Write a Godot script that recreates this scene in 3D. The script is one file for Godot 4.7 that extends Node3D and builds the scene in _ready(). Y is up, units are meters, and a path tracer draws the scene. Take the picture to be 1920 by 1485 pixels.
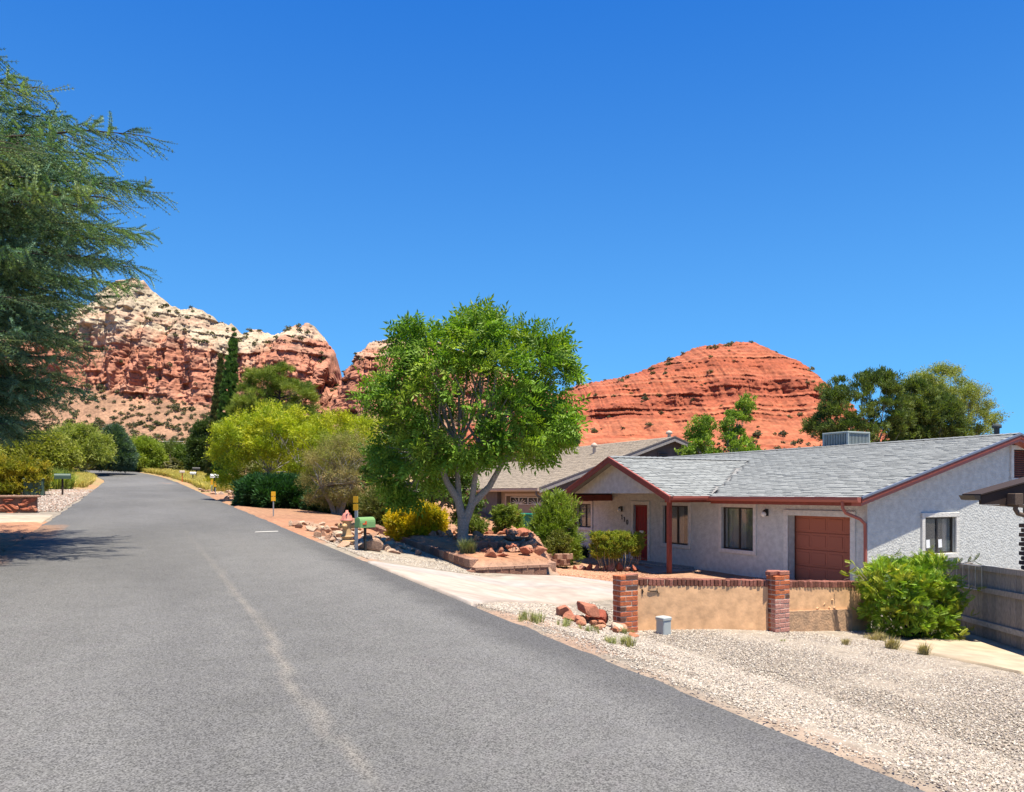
extends Node3D
# World axes: x = across the street (metres right of the camera), -z = along the street, y = up.
# The camera looks 26 degrees to the right of the street, with a shifted (rise) lens so that verticals stay upright.

const TURN := 0.45536          # radians between the street and the view direction
const EYE := 1.6
var rng := RandomNumberGenerator.new()
var noise := FastNoiseLite.new()
var fine := FastNoiseLite.new()
var M := {}
var taken := {}
var rocks: Array[ArrayMesh] = []
var pebbles: Array[ArrayMesh] = []

# ------------------------------------------------------------------ mesh builder
class MB:
	var v := PackedVector3Array()
	var n := PackedVector3Array()
	var c := PackedColorArray()
	var t := PackedVector2Array()
	var ix := PackedInt32Array()
	var col := Color(1, 1, 1)
	var xf := Transform3D()
	func put(p: Vector3, nn: Vector3) -> int:
		v.push_back(xf * p); n.push_back((xf.basis * nn).normalized()); c.push_back(col)
		return v.size() - 1
	func tri(a: Vector3, b: Vector3, d: Vector3) -> void:
		var nn := (b - a).cross(d - a)
		if nn.length_squared() < 1e-18: return
		var i := put(a, nn); put(b, nn); put(d, nn)
		ix.append_array(PackedInt32Array([i, i + 2, i + 1]))
	func quad(a: Vector3, b: Vector3, d: Vector3, e: Vector3) -> void:
		var nn := (d - a).cross(e - b)
		if nn.length_squared() < 1e-18: return
		var i := put(a, nn); put(b, nn); put(d, nn); put(e, nn)
		ix.append_array(PackedInt32Array([i, i + 2, i + 1, i, i + 3, i + 2]))
	func out(pts: Array, mid: Vector3) -> void:   # polygon of 3 or 4 corners, turned away from mid
		var nn: Vector3 = (pts[1] - pts[0]).cross(pts[2] - pts[0])
		if nn.dot(pts[0] - mid) < 0: pts.reverse()
		if pts.size() == 3: tri(pts[0], pts[1], pts[2])
		else: quad(pts[0], pts[1], pts[2], pts[3])
	func box(lo: Vector3, hi: Vector3) -> void:
		var m := (lo + hi) / 2
		for a in 3:
			for s in [0, 1]:
				var q := []
				for k in [[0, 0], [1, 0], [1, 1], [0, 1]]:
					var p := Vector3()
					p[a] = hi[a] if s else lo[a]
					p[(a + 1) % 3] = hi[(a + 1) % 3] if k[0] else lo[(a + 1) % 3]
					p[(a + 2) % 3] = hi[(a + 2) % 3] if k[1] else lo[(a + 2) % 3]
					q.append(p)
				out(q, m)
	func cbox(lo: Vector3, hi: Vector3, b: float) -> void:   # chamfered box
		var m := (lo + hi) / 2
		var h := (hi - lo) / 2
		b = minf(b, minf(h.x, minf(h.y, h.z)) * 0.45)
		var at := func(a: int, s: Vector3) -> Vector3:
			var p := Vector3()
			for k in 3: p[k] = m[k] + s[k] * (h[k] if k == a else h[k] - b)
			return p
		for a in 3:
			var b1 := (a + 1) % 3
			var b2 := (a + 2) % 3
			for s in [-1.0, 1.0]:
				var q := []
				for k in [[-1.0, -1.0], [1.0, -1.0], [1.0, 1.0], [-1.0, 1.0]]:
					var sg := Vector3(); sg[a] = s; sg[b1] = k[0]; sg[b2] = k[1]
					q.append(at.call(a, sg))
				out(q, m)
			for k in [[-1.0, -1.0], [1.0, -1.0], [1.0, 1.0], [-1.0, 1.0]]:
				var s1 := Vector3(); s1[a] = -1; s1[b1] = k[0]; s1[b2] = k[1]
				var s2 := s1; s2[a] = 1
				out([at.call(b1, s1), at.call(b1, s2), at.call(b2, s2), at.call(b2, s1)], m)
		for sx in [-1.0, 1.0]:
			for sy in [-1.0, 1.0]:
				for sz in [-1.0, 1.0]:
					var sg := Vector3(sx, sy, sz)
					out([at.call(0, sg), at.call(1, sg), at.call(2, sg)], m)
	func prism(pts: Array, along: Vector3) -> void:   # planar polygon (convex) pushed along a vector
		var mid := Vector3()
		for p in pts: mid += p / pts.size()
		mid += along / 2
		for k in pts.size():
			var p1: Vector3 = pts[k]
			var p2: Vector3 = pts[(k + 1) % pts.size()]
			out([p1, p2, p2 + along, p1 + along], mid)
		for k in range(1, pts.size() - 1):
			out([pts[0], pts[k], pts[k + 1]], mid)
			out([pts[0] + along, pts[k] + along, pts[k + 1] + along], mid)
	func tube(pts: Array, rads: Array, sides := 7, cap := true) -> void:
		var up := Vector3(0.31, 0.2, 0.93).normalized()
		var first := v.size()
		for k in pts.size():
			var dir: Vector3 = (pts[mini(k + 1, pts.size() - 1)] - pts[maxi(k - 1, 0)]).normalized()
			var u := up.cross(dir)
			if u.length() < 0.05: u = Vector3(1, 0.1, 0).cross(dir)
			u = u.normalized()
			var w := dir.cross(u)
			up = w
			for j in sides:
				var a := TAU * j / sides
				var o := u * cos(a) + w * sin(a)
				put(pts[k] + o * float(rads[k]), o)
		for k in pts.size() - 1:
			for j in sides:
				var a := first + k * sides + j
				var b := first + k * sides + (j + 1) % sides
				ix.append_array(PackedInt32Array([a, b + sides, b, a, a + sides, b + sides]))
		if cap:
			for e in [0, pts.size() - 1]:
				var dir: Vector3 = (pts[e] - pts[1 if e == 0 else e - 1]).normalized()
				var i := put(pts[e], dir)
				for j in sides:
					var a := first + int(e) * sides + j
					var b := first + int(e) * sides + (j + 1) % sides
					ix.append_array(PackedInt32Array([i, a, b] if e else [i, b, a]))
	func lathe(prof: Array, sides := 18, about := Transform3D()) -> void:   # prof: [radius, height] from bottom to top
		var first := v.size()
		for k in prof.size():
			var p0: Array = prof[maxi(k - 1, 0)]
			var p1: Array = prof[mini(k + 1, prof.size() - 1)]
			var nr := Vector2(float(p1[1]) - float(p0[1]), float(p0[0]) - float(p1[0])).normalized()
			for j in sides + 1:
				var a := TAU * j / sides
				var o := Vector3(cos(a), 0, sin(a))
				put(about * (o * float(prof[k][0]) + Vector3(0, prof[k][1], 0)), about.basis * (o * nr.x + Vector3(0, nr.y, 0)))
		for k in prof.size() - 1:
			for j in sides:
				var a := first + k * (sides + 1) + j
				ix.append_array(PackedInt32Array([a, a + 1, a + sides + 2, a, a + sides + 2, a + sides + 1]))
	func grid(rows: Array, cols: Array = []) -> void:   # rows of points, smooth; seen from the side where rows go up and columns go right
		var first := v.size()
		var w: int = rows[0].size()
		var h := rows.size()
		for i in h:
			for j in w:
				var du: Vector3 = rows[i][mini(j + 1, w - 1)] - rows[i][maxi(j - 1, 0)]
				var dv: Vector3 = rows[mini(i + 1, h - 1)][j] - rows[maxi(i - 1, 0)][j]
				if cols: col = cols[i][j]
				put(rows[i][j], du.cross(dv))
		for i in h - 1:
			for j in w - 1:
				var a := first + i * w + j
				ix.append_array(PackedInt32Array([a, a + w + 1, a + 1, a, a + w, a + w + 1]))
	func mesh() -> ArrayMesh:
		var arr := []
		arr.resize(Mesh.ARRAY_MAX)
		arr[Mesh.ARRAY_VERTEX] = v; arr[Mesh.ARRAY_NORMAL] = n; arr[Mesh.ARRAY_COLOR] = c; arr[Mesh.ARRAY_INDEX] = ix
		if t.size() == v.size(): arr[Mesh.ARRAY_TEX_UV] = t
		var m := ArrayMesh.new()
		m.add_surface_from_arrays(Mesh.PRIMITIVE_TRIANGLES, arr)
		return m

# ------------------------------------------------------------------ nodes
func numbered(called: String) -> String:
	var k: int = taken.get(called, 0)
	taken[called] = k + 1
	return called if k == 0 else "%s_%03d" % [called, k]

func part(called: String, what, m: Material, parent: Node3D, xf := Transform3D()) -> MeshInstance3D:
	var o := MeshInstance3D.new()
	o.name = called
	o.mesh = what.mesh() if what is MB else what
	o.material_override = m
	o.transform = xf
	parent.add_child(o, true)
	return o

func tag(o: Node3D, label: String, category: String, group := "") -> Node3D:
	o.set_meta("label", label)
	o.set_meta("category", category)
	if group: o.set_meta("group", group)
	return o

func thing(called: String, label: String, category: String, at := Vector3.ZERO, turn := 0.0, group := "") -> Node3D:
	var o := Node3D.new()
	o.name = numbered(called)
	add_child(o)
	o.position = at
	o.rotation.y = turn
	return tag(o, label, category, group)

func struct(called: String, what, m: Material) -> MeshInstance3D:
	var o := part(called, what, m, self)
	o.set_meta("kind", "structure")
	return o

func swarm(called: String, mesh: Mesh, m: Material, parent: Node3D, xfs: Array, cols: Array) -> MultiMeshInstance3D:
	var mm := MultiMesh.new()
	mm.transform_format = MultiMesh.TRANSFORM_3D
	mm.use_colors = true
	mm.mesh = mesh
	mm.instance_count = xfs.size()
	var b := PackedFloat32Array()
	b.resize(xfs.size() * 16)
	var k := 0
	for i in xfs.size():
		var x: Transform3D = xfs[i]
		var q: Color = cols[i]
		b[k] = x.basis.x.x; b[k + 1] = x.basis.y.x; b[k + 2] = x.basis.z.x; b[k + 3] = x.origin.x
		b[k + 4] = x.basis.x.y; b[k + 5] = x.basis.y.y; b[k + 6] = x.basis.z.y; b[k + 7] = x.origin.y
		b[k + 8] = x.basis.x.z; b[k + 9] = x.basis.y.z; b[k + 10] = x.basis.z.z; b[k + 11] = x.origin.z
		b[k + 12] = q.r; b[k + 13] = q.g; b[k + 14] = q.b; b[k + 15] = 1.0
		k += 16
	mm.buffer = b
	var o := MultiMeshInstance3D.new()
	o.name = called
	o.multimesh = mm
	o.material_override = m
	o.set_meta("kind", "stuff")
	parent.add_child(o, true)
	return o

# ------------------------------------------------------------------ materials
func lin(r: float, g: float, b: float) -> Color:
	return Color(r, g, b).linear_to_srgb()

func tex(freq: float, lo: Color, hi: Color, size := 512, kind := FastNoiseLite.TYPE_SIMPLEX_SMOOTH, octaves := 4, seed_ := 1, mids: Array = []) -> NoiseTexture2D:
	var f := FastNoiseLite.new()
	f.noise_type = kind
	f.frequency = freq
	f.fractal_octaves = octaves
	f.seed = seed_
	var t := NoiseTexture2D.new()
	t.width = size; t.height = size
	t.seamless = true
	t.noise = f
	var g := Gradient.new()
	g.set_color(0, lo); g.set_color(1, hi)
	for m in mids: g.add_point(m[0], m[1])
	t.color_ramp = g
	return t

func bump(freq: float, strength: float, size := 512, kind := FastNoiseLite.TYPE_SIMPLEX_SMOOTH, octaves := 4, seed_ := 5) -> NoiseTexture2D:
	var t := tex(freq, Color.BLACK, Color.WHITE, size, kind, octaves, seed_)
	t.color_ramp = null
	t.as_normal_map = true
	t.bump_strength = strength
	return t

func mat(r: float, g: float, b: float, rough := 0.8, texture: Texture2D = null, scale := 1.0, nrm: Texture2D = null, nscale := 1.0, world := true) -> StandardMaterial3D:
	var m := StandardMaterial3D.new()
	m.albedo_color = lin(r, g, b)
	m.roughness = rough
	m.metallic_specular = 0.4
	if texture:
		m.albedo_texture = texture
	if nrm:
		m.normal_enabled = true
		m.normal_texture = nrm
		m.normal_scale = nscale
	if texture or nrm:
		m.uv1_triplanar = true
		m.uv1_world_triplanar = world
		m.uv1_scale = Vector3.ONE * scale
	return m

func tinted(m: StandardMaterial3D) -> StandardMaterial3D:
	m.vertex_color_use_as_albedo = true
	return m

func leafy(rough := 0.55, glow := 0.25) -> StandardMaterial3D:
	var m := StandardMaterial3D.new()
	m.vertex_color_use_as_albedo = true
	m.roughness = rough
	m.metallic_specular = 0.35
	m.cull_mode = BaseMaterial3D.CULL_DISABLED
	m.backlight_enabled = glow > 0
	m.backlight = Color(glow * 0.95, glow, glow * 0.55)
	return m

func make_materials() -> void:
	var g := func(v: float) -> Color: return Color(v, v, v)
	var cl := FastNoiseLite.TYPE_CELLULAR
	var asph := tex(0.36, g.call(0.36), g.call(1.0), 1024, FastNoiseLite.TYPE_VALUE, 2, 3, [[0.35, g.call(0.66)], [0.62, g.call(0.86)]])
	M.asphalt = tinted(mat(1, 1, 1, 0.9, asph, 0.38, bump(0.42, 3.0, 1024, FastNoiseLite.TYPE_VALUE, 2), 0.8))
	var soil := tex(0.02, g.call(0.72), g.call(1.0), 512, FastNoiseLite.TYPE_SIMPLEX_SMOOTH, 6, 8)
	M.soil = tinted(mat(1, 1, 1, 0.95, soil, 0.4, bump(0.06, 6.0, 512, FastNoiseLite.TYPE_SIMPLEX_SMOOTH, 5), 1.0))
	M.rock_face = tinted(mat(1, 1, 1, 0.95, tex(0.03, g.call(0.66), g.call(1.0), 512, FastNoiseLite.TYPE_SIMPLEX_SMOOTH, 6, 18), 0.02))
	M.stone = tinted(mat(1, 1, 1, 0.9, tex(0.03, g.call(0.68), g.call(1.0), 512, FastNoiseLite.TYPE_SIMPLEX_SMOOTH, 5, 11), 1.2, bump(0.05, 5.0), 1.0))
	M.pebble = tinted(mat(1, 1, 1, 0.85))
	M.concrete = tinted(mat(1, 1, 1, 0.9, tex(0.012, g.call(0.82), g.call(1.0), 512, FastNoiseLite.TYPE_SIMPLEX_SMOOTH, 6, 21), 0.35, bump(0.3, 2.0, 512, FastNoiseLite.TYPE_VALUE, 2), 0.4))
	M.stucco = mat(0.585, 0.60, 0.575, 0.95, tex(0.015, g.call(0.87), g.call(1.0), 512, FastNoiseLite.TYPE_SIMPLEX_SMOOTH, 5, 31), 0.55, bump(0.045, 5.0, 512, FastNoiseLite.TYPE_SIMPLEX_SMOOTH, 3), 0.6)
	M.trim_stucco = mat(0.68, 0.67, 0.63, 0.95, tex(0.03, g.call(0.88), g.call(1.0), 256, FastNoiseLite.TYPE_SIMPLEX_SMOOTH, 4, 32), 0.8, bump(0.06, 5.0), 0.7)
	M.red_trim = mat(0.27, 0.065, 0.045, 0.6, tex(0.02, g.call(0.85), g.call(1.0), 256, FastNoiseLite.TYPE_SIMPLEX_SMOOTH, 5, 33), 0.8)
	M.red_gutter = mat(0.33, 0.10, 0.075, 0.45)
	M.drip = mat(0.13, 0.15, 0.20, 0.35)
	M.garage = mat(0.36, 0.115, 0.07, 0.6)
	M.red_door = mat(0.42, 0.012, 0.03, 0.5)
	M.shingle = tinted(mat(1, 1, 1, 0.95, tex(0.2, g.call(0.7), g.call(1.0), 512, FastNoiseLite.TYPE_VALUE, 2, 41), 1.4))
	M.roof_under = mat(0.2, 0.2, 0.2, 0.95)
	M.tan_wall = mat(0.33, 0.265, 0.20, 0.95, tex(0.02, g.call(0.88), g.call(1.0), 256, FastNoiseLite.TYPE_SIMPLEX_SMOOTH, 4, 42), 0.5)
	M.grey_wall = mat(0.15, 0.14, 0.14, 0.95, tex(0.02, g.call(0.86), g.call(1.0), 256, FastNoiseLite.TYPE_SIMPLEX_SMOOTH, 4, 43), 0.5)
	M.tan_trim = mat(0.45, 0.37, 0.30, 0.7)
	M.fascia_grey = mat(0.42, 0.40, 0.38, 0.8, tex(0.05, g.call(0.7), g.call(1.0), 256, FastNoiseLite.TYPE_SIMPLEX_SMOOTH, 4, 44), 1.0)
	M.tan_door = mat(0.37, 0.285, 0.235, 0.6)
	M.white = mat(0.72, 0.72, 0.70, 0.5)
	M.dark_frame = mat(0.035, 0.028, 0.022, 0.45)
	M.room = mat(0.10, 0.09, 0.08, 0.95)
	M.curtain = mat(0.42, 0.41, 0.39, 0.95)
	M.black = mat(0.02, 0.02, 0.02, 0.5)
	M.globe = mat(0.75, 0.73, 0.68, 0.3)
	var gl := StandardMaterial3D.new()
	gl.transparency = BaseMaterial3D.TRANSPARENCY_ALPHA
	gl.albedo_color = Color(0.5, 0.55, 0.55, 0.22)
	gl.roughness = 0.02
	gl.metallic_specular = 0.7
	M.glass = gl
	M.brick = mat(0.64, 0.185, 0.075, 0.9, tex(0.05, g.call(0.72), g.call(1.0), 256, FastNoiseLite.TYPE_SIMPLEX_SMOOTH, 5, 51), 2.0, bump(0.08, 6.0), 0.8)
	M.brick_b = mat(0.54, 0.155, 0.075, 0.9, M.brick.albedo_texture, 2.3, M.brick.normal_texture, 0.8)
	M.brick_c = mat(0.70, 0.23, 0.10, 0.9, M.brick.albedo_texture, 1.7, M.brick.normal_texture, 0.8)
	M.brick_dark = mat(0.20, 0.075, 0.05, 0.9, M.brick.albedo_texture, 2.0, M.brick.normal_texture, 0.8)
	M.brick_burnt = mat(0.17, 0.08, 0.055, 0.9, M.brick.albedo_texture, 2.0, M.brick.normal_texture, 0.8)
	M.brick_lime = mat(0.62, 0.46, 0.41, 0.95, tex(0.06, Color(0.75, 0.45, 0.38), Color(1, 1, 1), 256, FastNoiseLite.TYPE_SIMPLEX_SMOOTH, 5, 52), 3.0, M.brick.normal_texture, 1.0)
	M.coping = mat(0.50, 0.21, 0.145, 0.9, M.brick.albedo_texture, 2.0, M.brick.normal_texture, 0.8)
	M.coping_b = mat(0.36, 0.14, 0.10, 0.9, M.brick.albedo_texture, 1.6, M.brick.normal_texture, 0.8)
	M.mortar = mat(0.52, 0.42, 0.33, 0.95)
	M.adobe = mat(0.83, 0.505, 0.275, 0.95, tex(0.008, g.call(0.80), g.call(1.0), 512, FastNoiseLite.TYPE_SIMPLEX_SMOOTH, 6, 53), 0.8, bump(0.012, 3.0, 512, FastNoiseLite.TYPE_SIMPLEX_SMOOTH, 5), 0.6)
	M.footing = mat(0.60, 0.41, 0.27, 0.95, tex(0.01, g.call(0.72), Color(1, 0.96, 0.92), 512, FastNoiseLite.TYPE_SIMPLEX_SMOOTH, 6, 54), 0.9, bump(0.04, 5.0), 0.6)
	M.fence = mat(0.34, 0.30, 0.27, 0.9, tex(0.02, g.call(0.7), g.call(1.0), 512, FastNoiseLite.TYPE_SIMPLEX_SMOOTH, 5, 61), 0.9)
	M.fence_b = mat(0.29, 0.26, 0.235, 0.9, M.fence.albedo_texture, 1.1)
	M.fence_c = mat(0.39, 0.34, 0.295, 0.9, M.fence.albedo_texture, 0.8)
	for k in ["fence", "fence_b", "fence_c"]: M[k].uv1_scale *= Vector3(5, 0.8, 5)
	M.dark_wood = mat(0.035, 0.022, 0.018, 0.8)
	M.old_wood = mat(0.17, 0.12, 0.09, 0.9, tex(0.06, g.call(0.6), g.call(1.0), 256, FastNoiseLite.TYPE_SIMPLEX_SMOOTH, 4, 62), 3.0)
	M.dark_brick = mat(0.085, 0.055, 0.045, 0.9)
	M.galv = mat(0.45, 0.46, 0.46, 0.4)
	M.galv.metallic = 0.6
	M.ac = mat(0.30, 0.345, 0.33, 0.5)
	M.ac_dark = mat(0.05, 0.06, 0.06, 0.8)
	M.utility = mat(0.36, 0.40, 0.40, 0.6)
	M.bark = mat(0.40, 0.38, 0.35, 0.95, tex(0.03, g.call(0.6), g.call(1.0), 512, FastNoiseLite.TYPE_SIMPLEX_SMOOTH, 5, 71), 1.5, bump(0.05, 9.0), 1.0)
	M.bark.uv1_scale *= Vector3(2, 0.6, 2)
	M.pale_bark = mat(0.42, 0.40, 0.36, 0.95, M.bark.albedo_texture, 2.0)
	M.dark_bark = mat(0.10, 0.075, 0.06, 0.95, M.bark.albedo_texture, 2.0)
	M.twig = mat(0.30, 0.24, 0.17, 0.95)
	M.leaf = leafy(0.5, 0.90)
	M.needle = leafy(0.6, 0.82)
	M.dry = leafy(0.9, 0.75)
	M.rose = mat(0.62, 0.10, 0.12, 0.7)
	M.hydrant_top = mat(0.55, 0.20, 0.16, 0.6)
	M.hydrant_body = mat(0.62, 0.40, 0.20, 0.65, tex(0.05, g.call(0.8), g.call(1.0), 256, FastNoiseLite.TYPE_SIMPLEX_SMOOTH, 4, 81), 4.0)
	M.green_box = mat(0.16, 0.30, 0.12, 0.5)
	M.dark_green = mat(0.05, 0.09, 0.07, 0.5)
	M.yellow = mat(0.80, 0.42, 0.02, 0.6)
	M.orange = mat(0.55, 0.10, 0.03, 0.5)
	M.bin_green = mat(0.0, 0.16, 0.11, 0.5)
	M.paint_white = mat(0.62, 0.61, 0.58, 0.8)
	M.paper = mat(0.75, 0.77, 0.78, 0.8)
	M.block = mat(0.40, 0.205, 0.145, 0.95, tex(0.03, g.call(0.66), g.call(1.0), 512, FastNoiseLite.TYPE_SIMPLEX_SMOOTH, 6, 91), 2.0, bump(0.06, 14.0), 1.2)
	M.block_b = mat(0.46, 0.26, 0.185, 0.95, M.block.albedo_texture, 1.8, M.block.normal_texture, 1.2)
	M.block_cap = mat(0.52, 0.31, 0.22, 0.95, M.block.albedo_texture, 1.6, M.block.normal_texture, 0.7)
	M.wire = mat(0.3, 0.3, 0.3, 0.6)

# ------------------------------------------------------------------ the lie of the land
func cv(right: float, y: float, ahead: float) -> Vector3:   # metres right of / ahead of the camera
	return Vector3(cos(TURN) * right + sin(TURN) * ahead, y, sin(TURN) * right - cos(TURN) * ahead)

func lerps(x: float, pts: Array) -> float:
	if x <= pts[0][0]: return pts[0][1]
	for k in range(1, pts.size()):
		if x <= pts[k][0]:
			return lerpf(pts[k - 1][1], pts[k][1], (x - pts[k - 1][0]) / (pts[k][0] - pts[k - 1][0]))
	return pts[-1][1]

func road_y(s: float) -> float:
	if s < 0: return 0.026 * s
	if s < 90: return 0.0325 * s - 0.03 * (1.0 - exp(-s / 5.0))
	return 2.895 + (minf(s, 135) - 90) * 0.07 + maxf(0.0, minf(s, 1400) - 135) * 0.04

const D6 := [[-20, 0.64], [9, 0.64], [15, 0.45], [22.5, 0.10], [30, 0.12], [60, 0.1]]
const LOT := [[-10, -0.75], [8, -0.78], [14, -0.8], [24, -0.75], [33, -0.44], [45, 1.1], [60, 1.7], [90, 2.6]]

func gy(x: float, s: float) -> float:
	var r := road_y(s)
	if x < -2.2:
		return r + (-2.2 - x) * 0.012 if x > -40 else r + 0.45
	if x < 3.7: return r
	var h := r - lerps(s, D6) * clampf((x - 3.7) / 2.6, 0, 1)
	if s > 100: return h
	var lot := lerps(s, LOT)
	h = lerpf(h, lot, smoothstep(6.3, 12.5, x))
	if s > 14.5 and s < 26 and x > 6.3:
		var t := 0.22 + clampf((s - 14.5) * 0.09, 0, 0.30)
		t = lerpf(h, t, 1.0 - smoothstep(22, 26, s))
		h = maxf(h, lerpf(t, h, smoothstep(7.9 + clampf((s - 15.0) * 0.5, 0, 1.8), 8.4 + clampf((s - 15.0) * 0.6, 0, 2.4), x)))
	return h

func on(x: float, s: float, up := 0.0) -> Vector3:
	return Vector3(x, gy(x, s) + up, -s)

# ------------------------------------------------------------------ ground
func sand_line(s: float) -> float:   # where the strip of loose sand lies across the road
	return lerps(s, [[2, 1.08], [4.2, 1.11], [4.8, 1.08], [5.8, 1.09], [7.8, 1.16], [12, 1.18], [17.5, 1.15], [21, 1.12]])

func bare(x: float, s: float) -> bool:   # thin spots where red dirt shows through the gravel
	return x < 5.2 and s > 5.5 and noise.get_noise_2d(x * 70.0 + 40.0, s * 45.0) > 0.10

func make_ground() -> void:
	var ss := []
	var s := -14.0
	while s < 2600:
		ss.append(s)
		s += 0.6 if s < 0 else (0.2 if s < 27 else (0.6 if s < 60 else maxf(1.5, (s - 60) * 0.06)))
	var xs := []
	var x := -1400.0
	while x < 2600:
		xs.append(x)
		var a := absf(x - 5.0)
		x += maxf(0.2 if x > -6 and x < 16 else 0.6, (a - 16) * 0.07)
	var rows := []
	var cols := []
	var red := Color(0.50, 0.255, 0.15)
	var beige := Color(0.38, 0.33, 0.27)
	var pink := Color(0.53, 0.31, 0.20)
	var straw := Color(0.47, 0.36, 0.17)
	var scrub := Color(0.36, 0.25, 0.15)
	for si in ss:
		var row := PackedVector3Array()
		var cr := PackedColorArray()
		for xi in xs:
			var y := gy(xi, si)
			var w := noise.get_noise_2d(xi * 14.0, si * 14.0)
			var q := fine.get_noise_2d(xi * 30.0, si * 30.0)
			var far := maxf(absf(xi), si)
			var bend := absf(Vector2(xi - 0.75 + 95.0, si - 84.0).length() - 95.0) if si > 84 else 99.0
			if (xi > -2.3 and xi < 3.8 and si < 86) or (bend < 4.0 and xi < 4 and xi > -70): y -= 0.05
			elif far < 200: y += q * 0.015 + w * 0.02
			if far > 60 and bend > 4.5: y += w * minf((far - 60) * 0.01, 3.0)
			row.push_back(Vector3(xi, y, -si))
			var k := red
			if xi > 3.7:
				if si < 14.5 + w * 0.2: k = beige if xi > 3.95 + q * 0.25 + w * 0.2 else red.lerp(beige, 0.8)
				if si < 14.5 and si > 6.0 and xi < 5.2 and bare(xi, si): k = red.lerp(beige, 0.6)
				elif si >= 14.5 and si < 20 and xi < 6.3: k = beige.lerp(red, clampf((si - 17.5) * 0.5 + w, 0, 1))
				elif si >= 14.5 and si < 26: k = pink if xi > 8.5 else red
				if si > 26 and si < 50: k = red.lerp(scrub, 0.3 + w * 0.3)
			elif xi < -2.2:
				k = red if si < 26 else (beige if xi > -4.5 and si < 60 else straw)
			if si > 52: k = straw.lerp(red, clampf(0.35 + w * 1.6, 0, 1))
			if far > 120: k = scrub.lerp(red, clampf(0.4 + w * 2.0, 0, 1))
			k = k * (0.92 + 0.2 * w + 0.14 * q)
			cr.push_back(k)
		rows.append(row); cols.append(cr)
	var mb := MB.new()
	mb.grid(rows, cols)
	struct("ground", mb, M.soil)

func road_mid(s: float) -> Vector2:   # centre line (x, s) and it bends left at the far end
	if s < 84: return Vector2(0.75, s)
	var a := (s - 84) / 95.0
	return Vector2(0.75 - 95.0 * (1 - cos(a)), 84 + 95.0 * sin(a))

func make_road() -> void:
	var mb := MB.new()
	var rows := []
	var cols := []
	var s := -6.0
	while s < 150:
		var row := PackedVector3Array()
		var cr := PackedColorArray()
		var n := 84 if s < 24 else 24
		var c0 := road_mid(s)
		var dir := (road_mid(s + 0.1) - c0).normalized()
		var wide := 2.95 + clampf((s - 40) * 0.008, 0, 0.35)
		n = 84
		for j in n + 1:
			var u := -1.0 + 2.0 * j / n
			var e := u * wide
			if j == 0 or j == n: e += (noise.get_noise_2d(s * 30.0, u * 50) * 0.14 + fine.get_noise_2d(s * 60.0, u * 90.0) * 0.06)
			var p := c0 + Vector2(dir.y, -dir.x) * e
			var y := (road_y(p.y) if s < 60 else gy(p.x, p.y)) + 0.02 * (1 - u * u) + 0.004
			if j == 0 or j == n: y -= 0.03
			row.push_back(Vector3(p.x, y, -p.y))
			var big := noise.get_noise_2d(p.x * 5.0, p.y * 2.2)
			var mid := noise.get_noise_2d(p.x * 22.0 + 300, p.y * 9.0)
			var sm := fine.get_noise_2d(p.x * 80.0, p.y * 80.0)
			var k := Color(0.208, 0.208, 0.206) * (1.0 + 0.30 * big + 0.24 * mid + 0.10 * sm)
			# wheel tracks, slightly more polished and paler
			var tr := exp(-pow((p.x - 2.1) / 0.35, 2)) + exp(-pow((p.x + 0.9) / 0.4, 2))
			k = k.lerp(Color(0.225, 0.222, 0.215), 0.35 * tr * clampf(0.7 + mid, 0, 1))
			# tar strip along the right edge
			k = k.lerp(Color(0.148, 0.148, 0.15), clampf((e - wide + 0.62 + 0.5 * mid + 0.25 * sm) * 2.6, 0, 1) * clampf(0.62 + 1.2 * big, 0, 1))
			# loose sand caught in a seam
			if p.y > 2 and p.y < 21:
				var dd := absf(p.x - sand_line(p.y) - 0.10 * noise.get_noise_1d(p.y * 20.0) - 0.05 * fine.get_noise_1d(p.y * 60.0))
				var ww := 0.05 + 0.012 * noise.get_noise_1d(p.y * 25.0 + 90)
				var am := clampf(1.25 - dd / maxf(ww, 0.015), 0, 1) * clampf(0.8 + 0.5 * sm, 0, 1) * clampf(1.0 - (p.y - 8.0) / 11.0, 0.2, 1) * clampf((p.y - 3.6) * 1.5, 0, 1) * clampf(0.9 + 0.4 * noise.get_noise_1d(p.y * 18.0 + 33), 0, 1)
				k = k.lerp(Color(0.36, 0.33, 0.29), 0.8 * am)
				var d2 := absf(p.x - sand_line(p.y) + 0.75 - 0.1 * mid)
				k = k.lerp(Color(0.165, 0.165, 0.168), 0.5 * clampf(1.0 - d2 / 0.45, 0, 1) * clampf(0.6 + 2.0 * big, 0, 1))
			# red dirt carried on at the left edge
			if e < -wide + 0.7 and p.y < 24: k = k.lerp(Color(0.40, 0.24, 0.15), clampf((-wide + 0.55 - e) * 1.8 + 1.4 * mid + 0.6 * sm, 0, 0.9))
			cr.push_back(k)
		rows.append(row); cols.append(cr)
		s += 0.07 if s < 16 and s > 0 else (0.14 if s < 26 else (0.6 if s < 60 else 1.2))
	mb.grid(rows, cols)
	struct("road", mb, M.asphalt)
	var d := MB.new()
	var a := Vector3(2.98, road_y(19.95) + 0.027, -19.95)
	d.quad(a + Vector3(-0.3, 0.0, 0.10), a + Vector3(0.3, 0.0, -0.08), a + Vector3(0.29, 0.005, -0.18), a + Vector3(-0.27, 0.005, 0.0))
	struct("road_marking", d, M.paint_white)

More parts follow.
